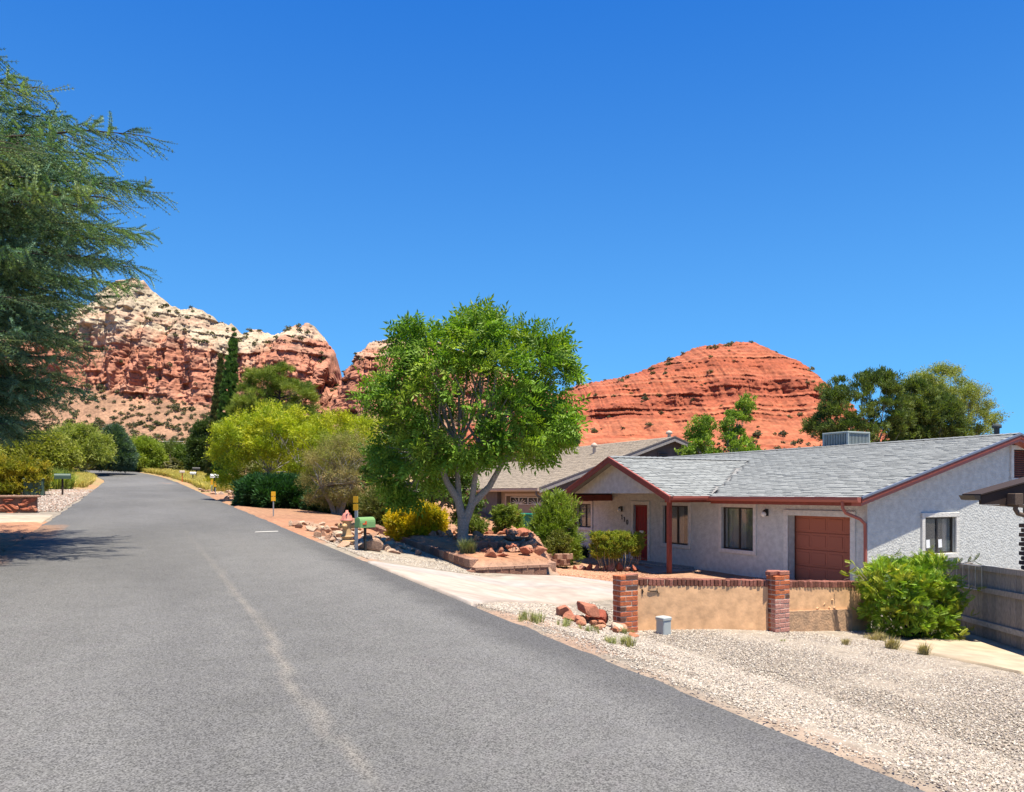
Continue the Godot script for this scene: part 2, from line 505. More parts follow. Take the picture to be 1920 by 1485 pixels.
func sheet(called: String, left: Array, right: Array, nl: int, nw: int, lift: float, thick: float, base: Color, m: Material, vary := 0.16) -> MeshInstance3D:
	# a slab between two edge lines given as (x, s); follows the land
	var rows := []
	var cols := []
	var pick := func(line: Array, t: float) -> Vector2:
		var f := t * (line.size() - 1)
		var k := mini(int(f), line.size() - 2)
		return (line[k] as Vector2).lerp(line[k + 1], f - k)
	for i in range(-1, nl + 2):
		var row := PackedVector3Array()
		var cr := PackedColorArray()
		for j in range(-1, nw + 2):
			var p: Vector2 = (pick.call(left, clampf(float(i) / nl, 0, 1)) as Vector2).lerp(pick.call(right, clampf(float(i) / nl, 0, 1)), clampf(float(j) / nw, 0, 1))
			var edge := i < 0 or j < 0 or i > nl or j > nw
			row.push_back(on(p.x, p.y, lift - (thick if edge else 0.0)))
			var w := noise.get_noise_2d(p.x * 18.0, p.y * 60.0)
			var q := fine.get_noise_2d(p.x * 50.0, p.y * 50.0)
			var st := noise.get_noise_2d(p.x * 9.0 + 700, p.y * 34.0)
			cr.push_back((base * (1.0 + vary * w + 0.06 * q)).lerp(Color(0.40, 0.40, 0.41), clampf(st * 2.2, 0, 0.55) * vary * 3.0))
		rows.append(row); cols.append(cr)
	var mb := MB.new()
	mb.grid(rows, cols)
	return struct(called, mb, m)

func rock_mesh(seed_: int, sub: int, rough: float, flat: bool) -> ArrayMesh:
	var t := (1 + sqrt(5.0)) / 2
	var vs: Array[Vector3] = []
	for a in [[-1, t, 0], [1, t, 0], [-1, -t, 0], [1, -t, 0], [0, -1, t], [0, 1, t], [0, -1, -t], [0, 1, -t], [t, 0, -1], [t, 0, 1], [-t, 0, -1], [-t, 0, 1]]:
		vs.append(Vector3(a[0], a[1], a[2]).normalized())
	var fs := [[0, 11, 5], [0, 5, 1], [0, 1, 7], [0, 7, 10], [0, 10, 11], [1, 5, 9], [5, 11, 4], [11, 10, 2], [10, 7, 6], [7, 1, 8], [3, 9, 4], [3, 4, 2], [3, 2, 6], [3, 6, 8], [3, 8, 9], [4, 9, 5], [2, 4, 11], [6, 2, 10], [8, 6, 7], [9, 8, 1]]
	for q in sub:
		var nf := []
		var cache := {}
		for f in fs:
			var m := []
			for e in [[0, 1], [1, 2], [2, 0]]:
				var a: int = mini(f[e[0]], f[e[1]])
				var b: int = maxi(f[e[0]], f[e[1]])
				var key := a * 10000 + b
				if not cache.has(key):
					vs.append(((vs[a] + vs[b]) / 2).normalized()); cache[key] = vs.size() - 1
				m.append(cache[key])
			nf.append_array([[f[0], m[0], m[2]], [f[1], m[1], m[0]], [f[2], m[2], m[1]], [m[0], m[1], m[2]]])
		fs = nf
	var r := RandomNumberGenerator.new()
	r.seed = seed_
	var cuts := []
	for k in 9:
		cuts.append([Vector3(r.randfn(), r.randfn(), r.randfn()).normalized(), r.randf_range(0.32, 0.78)])
	for k in vs.size():
		var p := vs[k]
		p *= 1.0 + rough * noise.get_noise_3d(p.x * 60 + seed_ * 31, p.y * 60, p.z * 60)
		for cu in cuts:
			var over: float = p.dot(cu[0]) - cu[1]
			if over > 0: p -= cu[0] * over * 0.96
		vs[k] = p
	var mb := MB.new()
	for f in fs: mb.tri(vs[f[0]], vs[f[1]], vs[f[2]])
	return mb.mesh()

func make_rock_kit() -> void:
	for k in 8: rocks.append(rock_mesh(100 + k, 2, 0.35, true))
	for k in 4: pebbles.append(rock_mesh(200 + k, 0 if k < 3 else 1, 0.5, true))

func turned(size: Vector3, r: RandomNumberGenerator, tip := PI) -> Basis:
	return Basis.from_euler(Vector3(r.randf_range(-tip, tip), r.randf() * TAU, r.randf_range(-tip, tip))).scaled_local(size)

func scatter_stones(called: String, label: String, cat: String, count: int, area: Callable, size_lo: float, size_hi: float, tones: Array, flat := 0.6, sink := 0.25) -> void:
	var r := RandomNumberGenerator.new()
	r.seed = hash(called)
	var lists := [[], [], []]
	var tints := [[], [], []]
	for k in count:
		var p: Vector2 = area.call(r)
		if p.x < -900: continue
		var z := size_lo + (size_hi - size_lo) * pow(r.randf(), 2.0)
		var b := turned(Vector3(z, z * flat, z * r.randf_range(0.6, 1.0)), r, 0.5)
		var w := k % 3
		lists[w].append(Transform3D(b, on(p.x, p.y, z * flat * (0.5 - sink) * 1.2)))
		var q: Color = tones[r.randi() % tones.size()]
		tints[w].append(q * r.randf_range(0.8, 1.15))
	var o := Node3D.new()
	o.name = called
	add_child(o)
	tag(o, label, cat)
	o.set_meta("kind", "stuff")
	for w in 3: swarm("stones", pebbles[w], M.pebble, o, lists[w], tints[w])

# ------------------------------------------------------------------ building kit
func panel(mb: MB, o: Vector3, u: Vector3, w: Vector3, thick: Vector3, us: Array, vs: Array, holes: Array) -> void:
	# a wall with rectangular openings [u0, u1, v0, v1]
	for h in holes:
		for k in 2:
			if not us.has(h[k]): us.append(h[k])
			if not vs.has(h[k + 2]): vs.append(h[k + 2])
	us.sort(); vs.sort()
	for i in us.size() - 1:
		for j in vs.size() - 1:
			var cu: float = (us[i] + us[i + 1]) / 2
			var cw: float = (vs[j] + vs[j + 1]) / 2
			var open_ := false
			for h in holes:
				if cu > h[0] and cu < h[1] and cw > h[2] and cw < h[3]: open_ = true
			if open_: continue
			var a: Vector3 = o + u * us[i] + w * vs[j]
			var b: Vector3 = o + u * us[i + 1] + w * vs[j]
			var d: Vector3 = o + u * us[i + 1] + w * vs[j + 1]
			var e: Vector3 = o + u * us[i] + w * vs[j + 1]
			var mid := (a + d) / 2 + thick / 2
			mb.out([a, b, d, e], mid)
			mb.out([a + thick, b + thick, d + thick, e + thick], mid)
	var edges := holes.duplicate()
	edges.append([us[0], us[-1], vs[0], vs[-1]])
	for q in edges.size():
		var h: Array = edges[q]
		var p := [o + u * h[0] + w * h[2], o + u * h[1] + w * h[2], o + u * h[1] + w * h[3], o + u * h[0] + w * h[3]]
		var mid: Vector3 = (p[0] + p[2]) / 2 + thick / 2
		for k in 4:
			var f := [p[k], p[(k + 1) % 4], p[(k + 1) % 4] + thick, p[k] + thick]
			if q == edges.size() - 1: mb.out(f, mid)
			else:
				var far: Vector3 = (f[0] + f[1]) / 2 * 2 - mid
				mb.out(f, far + thick * 0)

func frame_parts(called: String, parent: Node3D, m: Material, a: Vector3, b: Vector3, u: Vector3, w: Vector3, nrm: Vector3, t: float, proud: float, bottom := true) -> MeshInstance3D:
	# a surround of four chamfered boards around the opening with corners a (low) and b (high)
	var lu := (b - a).dot(u)
	var lw := (b - a).dot(w)
	var mb := MB.new()
	mb.xf = Transform3D(Basis(u, w, nrm), a)
	mb.cbox(Vector3(-t, lw, -0.02), Vector3(lu + t, lw + t, proud + 0.004), 0.008)
	if bottom: mb.cbox(Vector3(-t, -t, -0.02), Vector3(lu + t, 0, proud + 0.004), 0.008)
	mb.cbox(Vector3(-t, 0.0, -0.02), Vector3(0, lw, proud), 0.008)
	mb.cbox(Vector3(lu, 0.0, -0.02), Vector3(lu + t, lw, proud), 0.008)
	return part(called, mb, m, parent)

func slider(parent: Node3D, a: Vector3, u: Vector3, nrm: Vector3, wide: float, high: float, curtain := 0) -> void:
	# sliding window set back in its opening: sash frame, mullion, two panes, a curtain behind one of them
	var w := Vector3.UP
	var bs := Transform3D(Basis(u, w, nrm), a - nrm * 0.09)
	var f := MB.new()
	f.xf = bs
	var t := 0.04
	f.cbox(Vector3(0, 0, -0.03), Vector3(wide, t, 0.03), 0.004)
	f.cbox(Vector3(0, high - t, -0.03), Vector3(wide, high, 0.03), 0.004)
	f.cbox(Vector3(0, t, -0.03), Vector3(t, high - t, 0.03), 0.004)
	f.cbox(Vector3(wide - t, t, -0.03), Vector3(wide, high - t, 0.03), 0.004)
	var win := part("window", f, M.dark_frame, parent)
	var mu := MB.new()
	mu.xf = bs
	mu.cbox(Vector3(wide / 2 - 0.03, t, -0.02), Vector3(wide / 2 + 0.03, high - t, 0.022), 0.004)
	part("mullion", mu, M.dark_frame, win)
	for k in 2:
		var p := MB.new()
		p.xf = bs
		var x0 := t if k == 0 else wide / 2 + 0.03
		p.box(Vector3(x0, t, -0.004 - 0.012 * k), Vector3(x0 + wide / 2 - t - 0.03, high - t, 0.002 - 0.012 * k))
		part("pane", p, M.glass, win)
	if curtain != 0:
		var cu := MB.new()
		var rows := []
		for j in 2:
			var row := PackedVector3Array()
			for i in 41:
				var x := wide * 0.5 * i / 40.0 + (wide * 0.5 if curtain > 0 else 0.0)
				row.push_back(bs * Vector3(x, lerpf(-0.02, high + 0.02, j), -0.22 + 0.03 * sin(i * 1.7)))
			rows.append(row)
		cu.grid(rows)
		part("curtain", cu, M.curtain, win)

var shingle_kit := []
var shingle_white: ArrayMesh

func make_shingle_kit() -> void:
	var make := func(tone: Color) -> ArrayMesh:
		var mb := MB.new()
		mb.col = tone
		var w := 0.158
		var p := [Vector3(-w, 0, 0), Vector3(w, 0, 0), Vector3(w, 0.016, 0), Vector3(-w, 0.016, 0)]
		var q := [Vector3(-w, 0, 0.22), Vector3(w, 0, 0.22), Vector3(w, 0.003, 0.22), Vector3(-w, 0.003, 0.22)]
		var mid := Vector3(0, 0.004, 0.1)
		mb.out([p[0], p[1], p[2], p[3]], mid)
		for k in 4: mb.out([p[k], p[(k + 1) % 4], q[(k + 1) % 4], q[k]], mid)
		mb.out([q[0], q[1], q[2], q[3]], mid)
		return mb.mesh()
	for k in 6: shingle_kit.append(make.call(Color(0.315, 0.335, 0.335) * [0.88, 0.94, 1.0, 1.05, 1.10, 0.84][k]))
	shingle_white = make.call(Color.WHITE)

func shingles(parent: Node3D, o: Vector3, u: Vector3, up: Vector3, long: float, slope: float, keep: Callable, tones: Array, singles: int, seed_: int) -> void:
	var nrm := u.cross(up) * -1.0
	if nrm.y < 0: nrm = -nrm
	var r := RandomNumberGenerator.new()
	r.seed = seed_
	var all := []
	var n := int(slope / 0.145)
	for i in n:
		var along := -0.16 * (i % 2) - r.randf() * 0.1
		while along < long - 0.05:
			along += 0.325
			if along > long + 0.12: break
			var p := o + u * clampf(along, 0.15, long - 0.15) + up * (i * 0.145 - 0.02) + nrm * r.randf_range(0.001, 0.004)
			if not keep.call(p): continue

			var tilt := 0.012
			var b := Basis(u, nrm, up)
			b = Basis(u, nrm * cos(tilt) + up * sin(tilt), up * cos(tilt) - nrm * sin(tilt)) * Basis.from_scale(Vector3(r.randf_range(0.93, 1.03), r.randf_range(0.8, 1.5), 1))
			all.append([p.distance_squared_to(Vector3(0, EYE, 0)), Transform3D(b, p), r.randi() % tones.size()])
	all.sort_custom(func(a, b): return a[0] < b[0])
	var xfs := []
	var cols := []
	for k in all.size():
		if k < singles: part("shingle", shingle_kit[all[k][2]], M.shingle, parent, all[k][1])
		else:
			xfs.append(all[k][1]); cols.append(tones[all[k][2]])
	swarm("shingles", shingle_white, M.shingle, parent, xfs, cols)

func lantern(parent: Node3D, at: Vector3) -> void:   # wall lamp facing -x
	var mb := MB.new()
	mb.cbox(at + Vector3(-0.03, -0.08, -0.06), at + Vector3(0, 0.11, 0.06), 0.01)
	mb.tube([at + Vector3(-0.02, 0.07, 0), at + Vector3(-0.09, 0.09, 0), at + Vector3(-0.13, 0.05, 0)], [0.014, 0.014, 0.03], 8)
	var l := part("lantern", mb, M.black, parent)
	var gl := MB.new()
	var prof := []
	for k in 9: prof.append([0.075 * sin(PI * k / 8.0) + 0.001, -0.075 * cos(PI * k / 8.0)])
	gl.lathe(prof, 16, Transform3D(Basis(), at + Vector3(-0.13, -0.03, 0)))
	part("globe", gl, M.globe, l)

func make_grey_house() -> void:
	var h := thing("grey_house", "grey stucco ranch house with red trim, porch gable and slate grey shingle roof", "house", Vector3.ZERO)
	var fx := 15.9
	var s0 := 12.98
	var s1 := 27.6
	var bx2 := 26.8
	var S := Vector3(0, 0, -1)
	# front wall with its openings (u runs along the street)
	var wins := [[16.78, 18.11, -0.05, 1.19], [19.66, 20.97, -0.06, 1.20], [25.48, 26.54, 0.27, 1.19]]
	var holes := wins.duplicate(true)
	holes.append([21.83, 22.67, -0.74, 1.20])
	holes.append([13.46, 15.48, -0.80, 1.01])
	var mb := MB.new()
	panel(mb, Vector3(fx, 0, 0), S, Vector3.UP, Vector3(0.22, 0, 0), [s0, s1], [-1.2, 1.56], holes)
	mb.box(Vector3(fx, 1.561, -24.6), Vector3(fx + 0.2, 1.64, -18.1))
	part("front_wall", mb, M.stucco, h)
	# gable wall
	var roof_at := func(x: float) -> float: return 1.40 + 0.2785 * (minf(x, 42.8 - x) - 15.3)
	mb = MB.new()
	panel(mb, Vector3(0, 0, -s0), Vector3(1, 0, 0), Vector3.UP, Vector3(0, 0, -0.2), [fx + 0.221, bx2], [-1.2, 1.45], [[17.95, 19.16, 0.06, 0.99]])
	var gp := [Vector3(fx, 1.452, -s0), Vector3(bx2, 1.452, -s0), Vector3(bx2, roof_at.call(bx2), -s0), Vector3(21.4, roof_at.call(21.4), -s0), Vector3(fx, roof_at.call(fx), -s0)]
	mb.prism(gp, Vector3(0, 0, -0.2))
	mb.box(Vector3(fx, 1.40, -s0 - 0.2), Vector3(fx + 0.22, 1.452, -s0))
	mb.box(Vector3(bx2 - 0.2, -1.2, -s1), Vector3(bx2, 1.45, -s0 - 0.21))
	mb.prism([Vector3(fx + 0.23, -1.2, -s1), Vector3(bx2 - 0.21, -1.2, -s1), Vector3(bx2 - 0.21, 1.3, -s1), Vector3(21.4, 2.95, -s1), Vector3(fx + 0.23, 1.45, -s1)], Vector3(0, 0, 0.2))
	part("gable_wall", mb, M.stucco, h)
	mb = MB.new()
	mb.box(Vector3(fx + 0.24, -0.82, -s1 + 0.22), Vector3(bx2 - 0.22, -0.74, -s0 - 0.24))
	mb.box(Vector3(18.9, -0.73, -s1 + 0.22), Vector3(19.0, 1.4, -s0 - 0.24))
	part("room", mb, M.room, h)
	# windows of the front
	for k in wins.size():
		var q: Array = wins[k]
		frame_parts("window_trim", h, M.trim_stucco, Vector3(fx, q[2], -q[1]), Vector3(fx, q[3], -q[0]), Vector3(0, 0, 1), Vector3.UP, Vector3(-1, 0, 0), 0.115, 0.045)
		slider(h, Vector3(fx, q[2], -q[1]), Vector3(0, 0, 1), Vector3(-1, 0, 0), q[1] - q[0], q[3] - q[2], -1)
	# side window with its papers
	frame_parts("window_trim", h, M.trim_stucco, Vector3(17.95, 0.06, -s0), Vector3(19.16, 0.99, -s0), Vector3(1, 0, 0), Vector3.UP, Vector3(0, 0, 1), 0.12, 0.05)
	slider(h, Vector3(17.95, 0.06, -s0), Vector3(1, 0, 0), Vector3(0, 0, 1), 1.21, 0.93, 0)
	for x in [18.16, 18.63]:
		mb = MB.new()
		mb.xf = Transform3D(Basis.from_euler(Vector3(0, 0, 0.06)), Vector3(x, 0.2, -s0 - 0.083))
		mb.box(Vector3(0, 0, 0), Vector3(0.14, 0.21, 0.003))
		part("paper_sticker", mb, M.paper, h)
	mb = MB.new()
	mb.box(Vector3(18.92, 0.08, -s0 - 0.19), Vector3(19.1, 0.97, -s0 - 0.17))
	part("window_blind", mb, M.curtain, h)
	# front door behind a barred security door
	frame_parts("door_trim", h, M.trim_stucco, Vector3(fx, -0.74, -22.67), Vector3(fx, 1.20, -21.83), Vector3(0, 0, 1), Vector3.UP, Vector3(-1, 0, 0), 0.13, 0.04, false)
	mb = MB.new()
	mb.cbox(Vector3(fx + 0.08, -0.74, -22.66), Vector3(fx + 0.12, 1.19, -21.84), 0.005)
	var door := part("front_door", mb, M.red_door, h)
	for k in 9:
		mb = MB.new()
		mb.tube([Vector3(fx + 0.05, -0.70, -21.89 - 0.0905 * k), Vector3(fx + 0.05, 1.16, -21.89 - 0.0905 * k)], [0.011, 0.011], 6)
		part("bar", mb, M.red_trim, door)
	for y in [-0.70, 0.16, 1.14]:
		mb = MB.new()
		mb.cbox(Vector3(fx + 0.035, y, -22.65), Vector3(fx + 0.065, y + 0.05, -21.85), 0.004)
		part("door_rail", mb, M.red_trim, door)
	mb = MB.new()
	mb.cbox(Vector3(fx + 0.0, 0.22, -22.33), Vector3(fx + 0.03, 0.30, -22.12), 0.005)
	part("letter_plate", mb, M.white, door)
	# garage door, panelled, deep in its opening
	frame_parts("garage_trim", h, M.trim_stucco, Vector3(fx, -0.80, -15.48), Vector3(fx, 1.01, -13.46), Vector3(0, 0, 1), Vector3.UP, Vector3(-1, 0, 0), 0.15, 0.04, false)
	mb = MB.new()
	mb.box(Vector3(fx + 0.30, -0.85, -15.75), Vector3(fx + 0.34, 1.06, -13.15))
	var gar := part("garage_door", mb, M.garage, h)
	for i in 4:
		for j in 4:
			mb = MB.new()
			var y0 := -0.80 + i * 0.4525
			var z0 := -15.50 + j * 0.54
			mb.cbox(Vector3(fx + 0.275, y0 + 0.008, z0 + 0.0), Vector3(fx + 0.305, y0 + 0.445, z0 + 0.539), 0.004)
			var pn := part("door_panel", mb, M.garage, gar)
			mb = MB.new()
			mb.cbox(Vector3(fx + 0.262, y0 + 0.075, z0 + 0.06), Vector3(fx + 0.28, y0 + 0.375, z0 + 0.48), 0.012)
			part("raised_field", mb, M.garage, pn)
	mb = MB.new()
	mb.box(Vector3(fx + 0.221, -0.9, -15.9), Vector3(fx + 0.36, 1.3, -15.76))
	part("garage_jamb", mb, M.stucco, h)
	mb = MB.new()
	mb.box(Vector3(fx + 0.221, -0.9, -13.14), Vector3(fx + 0.36, 1.3, -13.0))
	part("garage_jamb", mb, M.stucco, h)
	# lamps and house number
	lantern(h, Vector3(fx, 1.02, -23.42))
	lantern(h, Vector3(fx, 1.05, -16.27))
	var digits := ["1", "1", "0"]
	var spots := [Vector3(fx - 0.012, 0.74, -23.40), Vector3(fx - 0.012, 0.66, -23.24), Vector3(fx - 0.012, 0.56, -23.06)]
	for k in 3:
		var tm := TextMesh.new()
		var font := SystemFont.new()
		font.font_names = PackedStringArray(["Droid Serif"])
		tm.font = font
		tm.text = digits[k]
		tm.font_size = 32
		tm.pixel_size = 0.0072
		tm.depth = 0.02
		part("house_number", tm, M.black, h, Transform3D(Basis.from_euler(Vector3(0, -PI / 2, 0)), spots[k]))
	# ---- main roof: two slopes, decked, shingled
	var ridge := Vector3(21.4, 3.20, 0)
	var e0 := Vector3(15.3, 1.50, 0)
	var up := (ridge - e0).normalized()
	var nrm := Vector3(-up.y, up.x, 0)
	var la := 12.66
	var lb := 28.0
	mb = MB.new()
	for q in [[la, 17.94, 0.0], [17.942, 24.76, 0.12], [24.762, lb, 0.0]]:
		var e1 := e0.lerp(ridge, q[2])
		mb.prism([e1 + S * q[0], ridge + S * q[0], ridge + S * q[0] - Vector3(0, 0.10, 0), e1 + S * q[0] - Vector3(0, 0.10, 0)], S * (q[1] - q[0]))
	mb.prism([ridge + S * la + Vector3(0.002, 0, 0), Vector3(27.5, 1.50, -la), Vector3(27.5, 1.40, -la), ridge + S * la + Vector3(0.002, -0.10, 0)], S * (lb - la))
	var roof := part("roof", mb, M.roof_under, h)
	var porch_up := func(p: Vector3) -> float: return 2.78 - absf(-p.z - 21.2) * 0.396
	var tones := []
	for k in [0.88, 0.94, 1.0, 1.05, 1.10, 0.84]: tones.append(Color(0.315, 0.335, 0.335) * k)
	shingles(roof, e0 + S * la + nrm * 0.002, S, up, lb - la, 6.33, func(p: Vector3) -> bool: return porch_up.call(p) < p.y + 0.0, tones, 290, 4)
	# ridge caps
	mb = MB.new()
	mb.col = Color(0.27, 0.29, 0.30)
	for sd in [-1.0, 1.0]:
		var a := Vector3(0, 0.022, 0)
		mb.quad(a, a + Vector3(0, 0, -0.3), Vector3(sd * 0.15, -0.02, -0.3), Vector3(sd * 0.15, -0.02, 0))
		mb.quad(a + Vector3(0, -0.02, 0), a, Vector3(sd * 0.15, -0.02, 0), Vector3(sd * 0.15, -0.035, 0))
	var capm := mb.mesh()
	for k in 68:
		part("ridge_cap", capm, M.shingle, roof, Transform3D(Basis.from_euler(Vector3(-0.05, 0, 0)), ridge + S * (la + 0.225 * k) + Vector3(0, 0.018, 0)))
	# rakes of the gable end: metal drip edge, fascia, soffit
	mb = MB.new()
	for q in [[e0, ridge], [Vector3(27.5, 1.5, 0), ridge]]:
		var a: Vector3 = q[0] + S * (la - 0.03)
		var b: Vector3 = q[1] + S * (la - 0.03)
		mb.prism([a + Vector3(0, -0.12, 0), b + Vector3(0, -0.12, 0), b + Vector3(0, -0.02, 0), a + Vector3(0, -0.02, 0)], S * 0.028)
	part("rake_fascia", mb, M.red_trim, roof)
	mb = MB.new()
	for q in [[e0, ridge], [Vector3(27.5, 1.5, 0), ridge]]:
		var a: Vector3 = q[0] + S * (la - 0.045)
		var b: Vector3 = q[1] + S * (la - 0.045)
		mb.prism([a + Vector3(0, -0.03, 0), b + Vector3(0, -0.03, 0), b + Vector3(0, 0.018, 0), a + Vector3(0, 0.018, 0)], S * 0.06)
	part("drip_edge", mb, M.drip, roof)
	mb = MB.new()
	for q in [[e0, ridge], [Vector3(27.5, 1.5, 0), ridge]]:
		var a: Vector3 = q[0] + S * (la + 0.0)
		var b: Vector3 = q[1] + S * (la + 0.0)
		mb.prism([a + Vector3(0, -0.20, 0), b + Vector3(0, -0.20, 0), b + Vector3(0, -0.103, 0), a + Vector3(0, -0.103, 0)], S * 0.275)
	part("soffit", mb, M.red_gutter, roof)
	mb = MB.new()
	for q in [[la + 0.28, 17.94], [24.8, lb]]:
		mb.box(Vector3(15.32, 1.30, -q[1]), Vector3(15.34, 1.398, -q[0]))
		mb.box(Vector3(15.345, 1.36, -q[1]), Vector3(fx - 0.002, 1.385, -q[0]))
	part("eave_soffit", mb, M.red_trim, roof)
	# gutter along the eave and its downspout
	var gut := func(a: Vector3, along: Vector3, outw: Vector3) -> MB:
		var g := MB.new()
		g.prism([a, a + outw * 0.09, a + outw * 0.13 + Vector3(0, 0.06, 0), a + outw * 0.13 + Vector3(0, 0.12, 0), a + Vector3(0, 0.12, 0)], along)
		return g
	part("gutter", gut.call(Vector3(15.30, 1.385, -la), S * 5.33, Vector3(-1, 0, 0)), M.red_gutter, roof)
	part("gutter", gut.call(Vector3(15.30, 1.385, -24.9), S * 3.1, Vector3(-1, 0, 0)), M.red_gutter, roof)
	mb = MB.new()
	mb.tube([Vector3(15.22, 1.40, -13.12), Vector3(15.22, 1.25, -13.12), Vector3(15.30, 1.13, -13.1), Vector3(15.70, 0.98, -13.02), Vector3(15.84, 0.86, -13.0), Vector3(15.85, 0.6, -13.0), Vector3(15.85, -0.72, -13.0)], [0.04, 0.04, 0.04, 0.04, 0.04, 0.04, 0.04], 10)
	part("downspout", mb, M.red_gutter, roof)
	# gable vent with louvres
	frame_parts("vent_trim", h, M.trim_stucco, Vector3(21.6, 2.02, -s0), Vector3(22.3, 2.80, -s0), Vector3(1, 0, 0), Vector3.UP, Vector3(0, 0, 1), 0.12, 0.05)
	mb = MB.new()
	mb.box(Vector3(21.6, 2.02, -s0), Vector3(22.3, 2.80, -s0 + 0.006))
	var vent := part("gable_vent", mb, M.black, h)
	for k in 13:
		mb = MB.new()
		mb.xf = Transform3D(Basis.from_euler(Vector3(0.7, 0, 0)), Vector3(21.6, 2.045 + k * 0.059, -s0 + 0.028))
		mb.box(Vector3(0, -0.004, -0.026), Vector3(0.7, 0.004, 0.026))
		part("louvre", mb, M.red_trim, vent)
	# ---- porch roof, a gable facing the street
	var pa := 13.9
	var prs := 21.2
	var apex := Vector3(pa, 2.78, -prs)
	var back := Vector3(19.90, 2.78, -prs)
	var ends := [[Vector3(pa, 1.51, -18.0), Vector3(15.33, 1.51, -18.0)], [Vector3(pa, 1.45, -24.7), Vector3(15.2, 1.45, -24.7)]]
	mb = MB.new()
	for q in ends:
		for lift in [0.0, -0.11]:
			var l := Vector3(0, lift, 0)
			mb.out([q[0] + l, q[1] + l, back + l, apex + l], Vector3(17, 0.0 if lift == 0.0 else 9.0, -prs))
		mb.out([q[0], apex, apex + Vector3(0, -0.11, 0), q[0] + Vector3(0, -0.11, 0)], Vector3(17, 1, -prs))
		mb.out([q[0], q[1], q[1] + Vector3(0, -0.11, 0), q[0] + Vector3(0, -0.11, 0)], Vector3(15, 1, -prs))
	var proof := part("porch_roof", mb, M.roof_under, h)
	for q in ends:
		var pu: Vector3 = (apex - q[0]).normalized()
		var pn := pu.cross(Vector3(1, 0, 0))
		if pn.y < 0: pn = -pn
		shingles(proof, q[0] + pn * 0.003, Vector3(1, 0, 0), pu, 6.0, (apex - q[0]).length(), func(p: Vector3) -> bool: return p.y > 1.50 + 0.2787 * (p.x - 15.3) + 0.012, tones, 0, 7)
	mb = MB.new()
	mb.col = Color(0.25, 0.27, 0.28)
	for sd in [-1.0, 1.0]:
		mb.quad(Vector3(0, 0.022, 0), Vector3(0.3, 0.022, 0), Vector3(0.3, -0.035, sd * 0.15), Vector3(0, -0.035, sd * 0.15))
	mb.tri(Vector3(0, 0.022, 0), Vector3(0, -0.035, 0.15), Vector3(0, -0.035, -0.15))
	var capp := mb.mesh()
	for k in 27: part("ridge_cap", capp, M.shingle, proof, Transform3D(Basis.from_euler(Vector3(0, 0, 0.06)), apex + Vector3(0.225 * k, 0.012, 0)))
	for q in ends:
		mb = MB.new()
		mb.prism([q[0] + Vector3(-0.035, -0.19, 0), apex + Vector3(-0.035, -0.19, 0), apex + Vector3(-0.035, -0.015, 0), q[0] + Vector3(-0.035, -0.015, 0)], Vector3(0.033, 0, 0))
		part("rake_fascia", mb, M.red_trim, proof)
		mb = MB.new()
		mb.prism([q[0] + Vector3(-0.05, -0.025, 0), apex + Vector3(-0.05, -0.025, 0), apex + Vector3(-0.05, 0.014, 0), q[0] + Vector3(-0.05, 0.014, 0)], Vector3(0.07, 0, 0))
		part("drip_edge", mb, M.red_gutter, proof)
	part("gutter", gut.call(Vector3(pa, 1.40, -18.0), Vector3(1.30, 0, 0), Vector3(0, 0, 1)), M.red_gutter, proof)
	part("gutter", gut.call(Vector3(pa, 1.34, -24.7), Vector3(1.30, 0, 0), Vector3(0, 0, -1)), M.red_gutter, proof)
	mb = MB.new()
	var low := 1.60
	mb.prism([Vector3(14.22, low, -18.42), Vector3(14.22, low, -23.96), Vector3(14.22, 2.66, -prs)], Vector3(0.16, 0, 0))
	part("porch_gable", mb, M.stucco, h)
	for q in [18.58, 24.08]:
		mb = MB.new()
		mb.cbox(Vector3(14.24, -0.86, -q - 0.06), Vector3(14.36, 1.36, -q + 0.06), 0.008)
		part("porch_post", mb, M.red_trim, h)
		mb = MB.new()
		mb.cbox(Vector3(14.18, 1.33, -q - 0.07), Vector3(15.88, 1.55, -q + 0.07), 0.006)
		part("porch_beam", mb, M.red_trim, h)
	mb = MB.new()
	mb.cbox(Vector3(14.0, -0.95, -25.2), Vector3(15.9, -0.775, -18.95), 0.01)
	part("porch_floor", mb, M.fascia_grey, h)
	mb = MB.new()
	mb.cbox(Vector3(15.35, -0.774, -25.3), Vector3(15.898, -0.72, -19.4), 0.01)
	part("door_step", mb, M.fascia_grey, h)
	# roof things
	mb = MB.new()
	mb.lathe([[0.07, 2.9], [0.07, 3.42], [0.12, 3.43], [0.12, 3.52], [0.02, 3.56]], 14, Transform3D(Basis(), Vector3(21.75, 0, -13.5)))
	part("roof_vent", mb, M.ac_dark, h)
	var ac := thing("air_conditioner", "pale green louvred air conditioner standing on the grey roof ridge", "air conditioner", Vector3(21.95, 3.06, -18.78))
	mb = MB.new()
	mb.cbox(Vector3(-0.62, -0.05, -0.62), Vector3(0.62, 0.10, 0.62), 0.02)
	part("curb", mb, M.galv, ac)
	mb = MB.new()
	mb.box(Vector3(-0.46, 0.10, -0.46), Vector3(0.46, 0.55, 0.46))
	part("core", mb, M.ac_dark, ac)
	mb = MB.new()
	for q in [[-1, -1], [-1, 1], [1, -1], [1, 1]]: mb.cbox(Vector3(q[0] * 0.5 - 0.035, 0.10, q[1] * 0.5 - 0.035), Vector3(q[0] * 0.5 + 0.035, 0.60, q[1] * 0.5 + 0.035), 0.01)
	mb.cbox(Vector3(-0.54, 0.56, -0.54), Vector3(0.54, 0.62, 0.54), 0.012)
	mb.cbox(Vector3(-0.53, 0.10, -0.53), Vector3(0.53, 0.14, 0.53), 0.01)
	part("cabinet", mb, M.ac, ac)
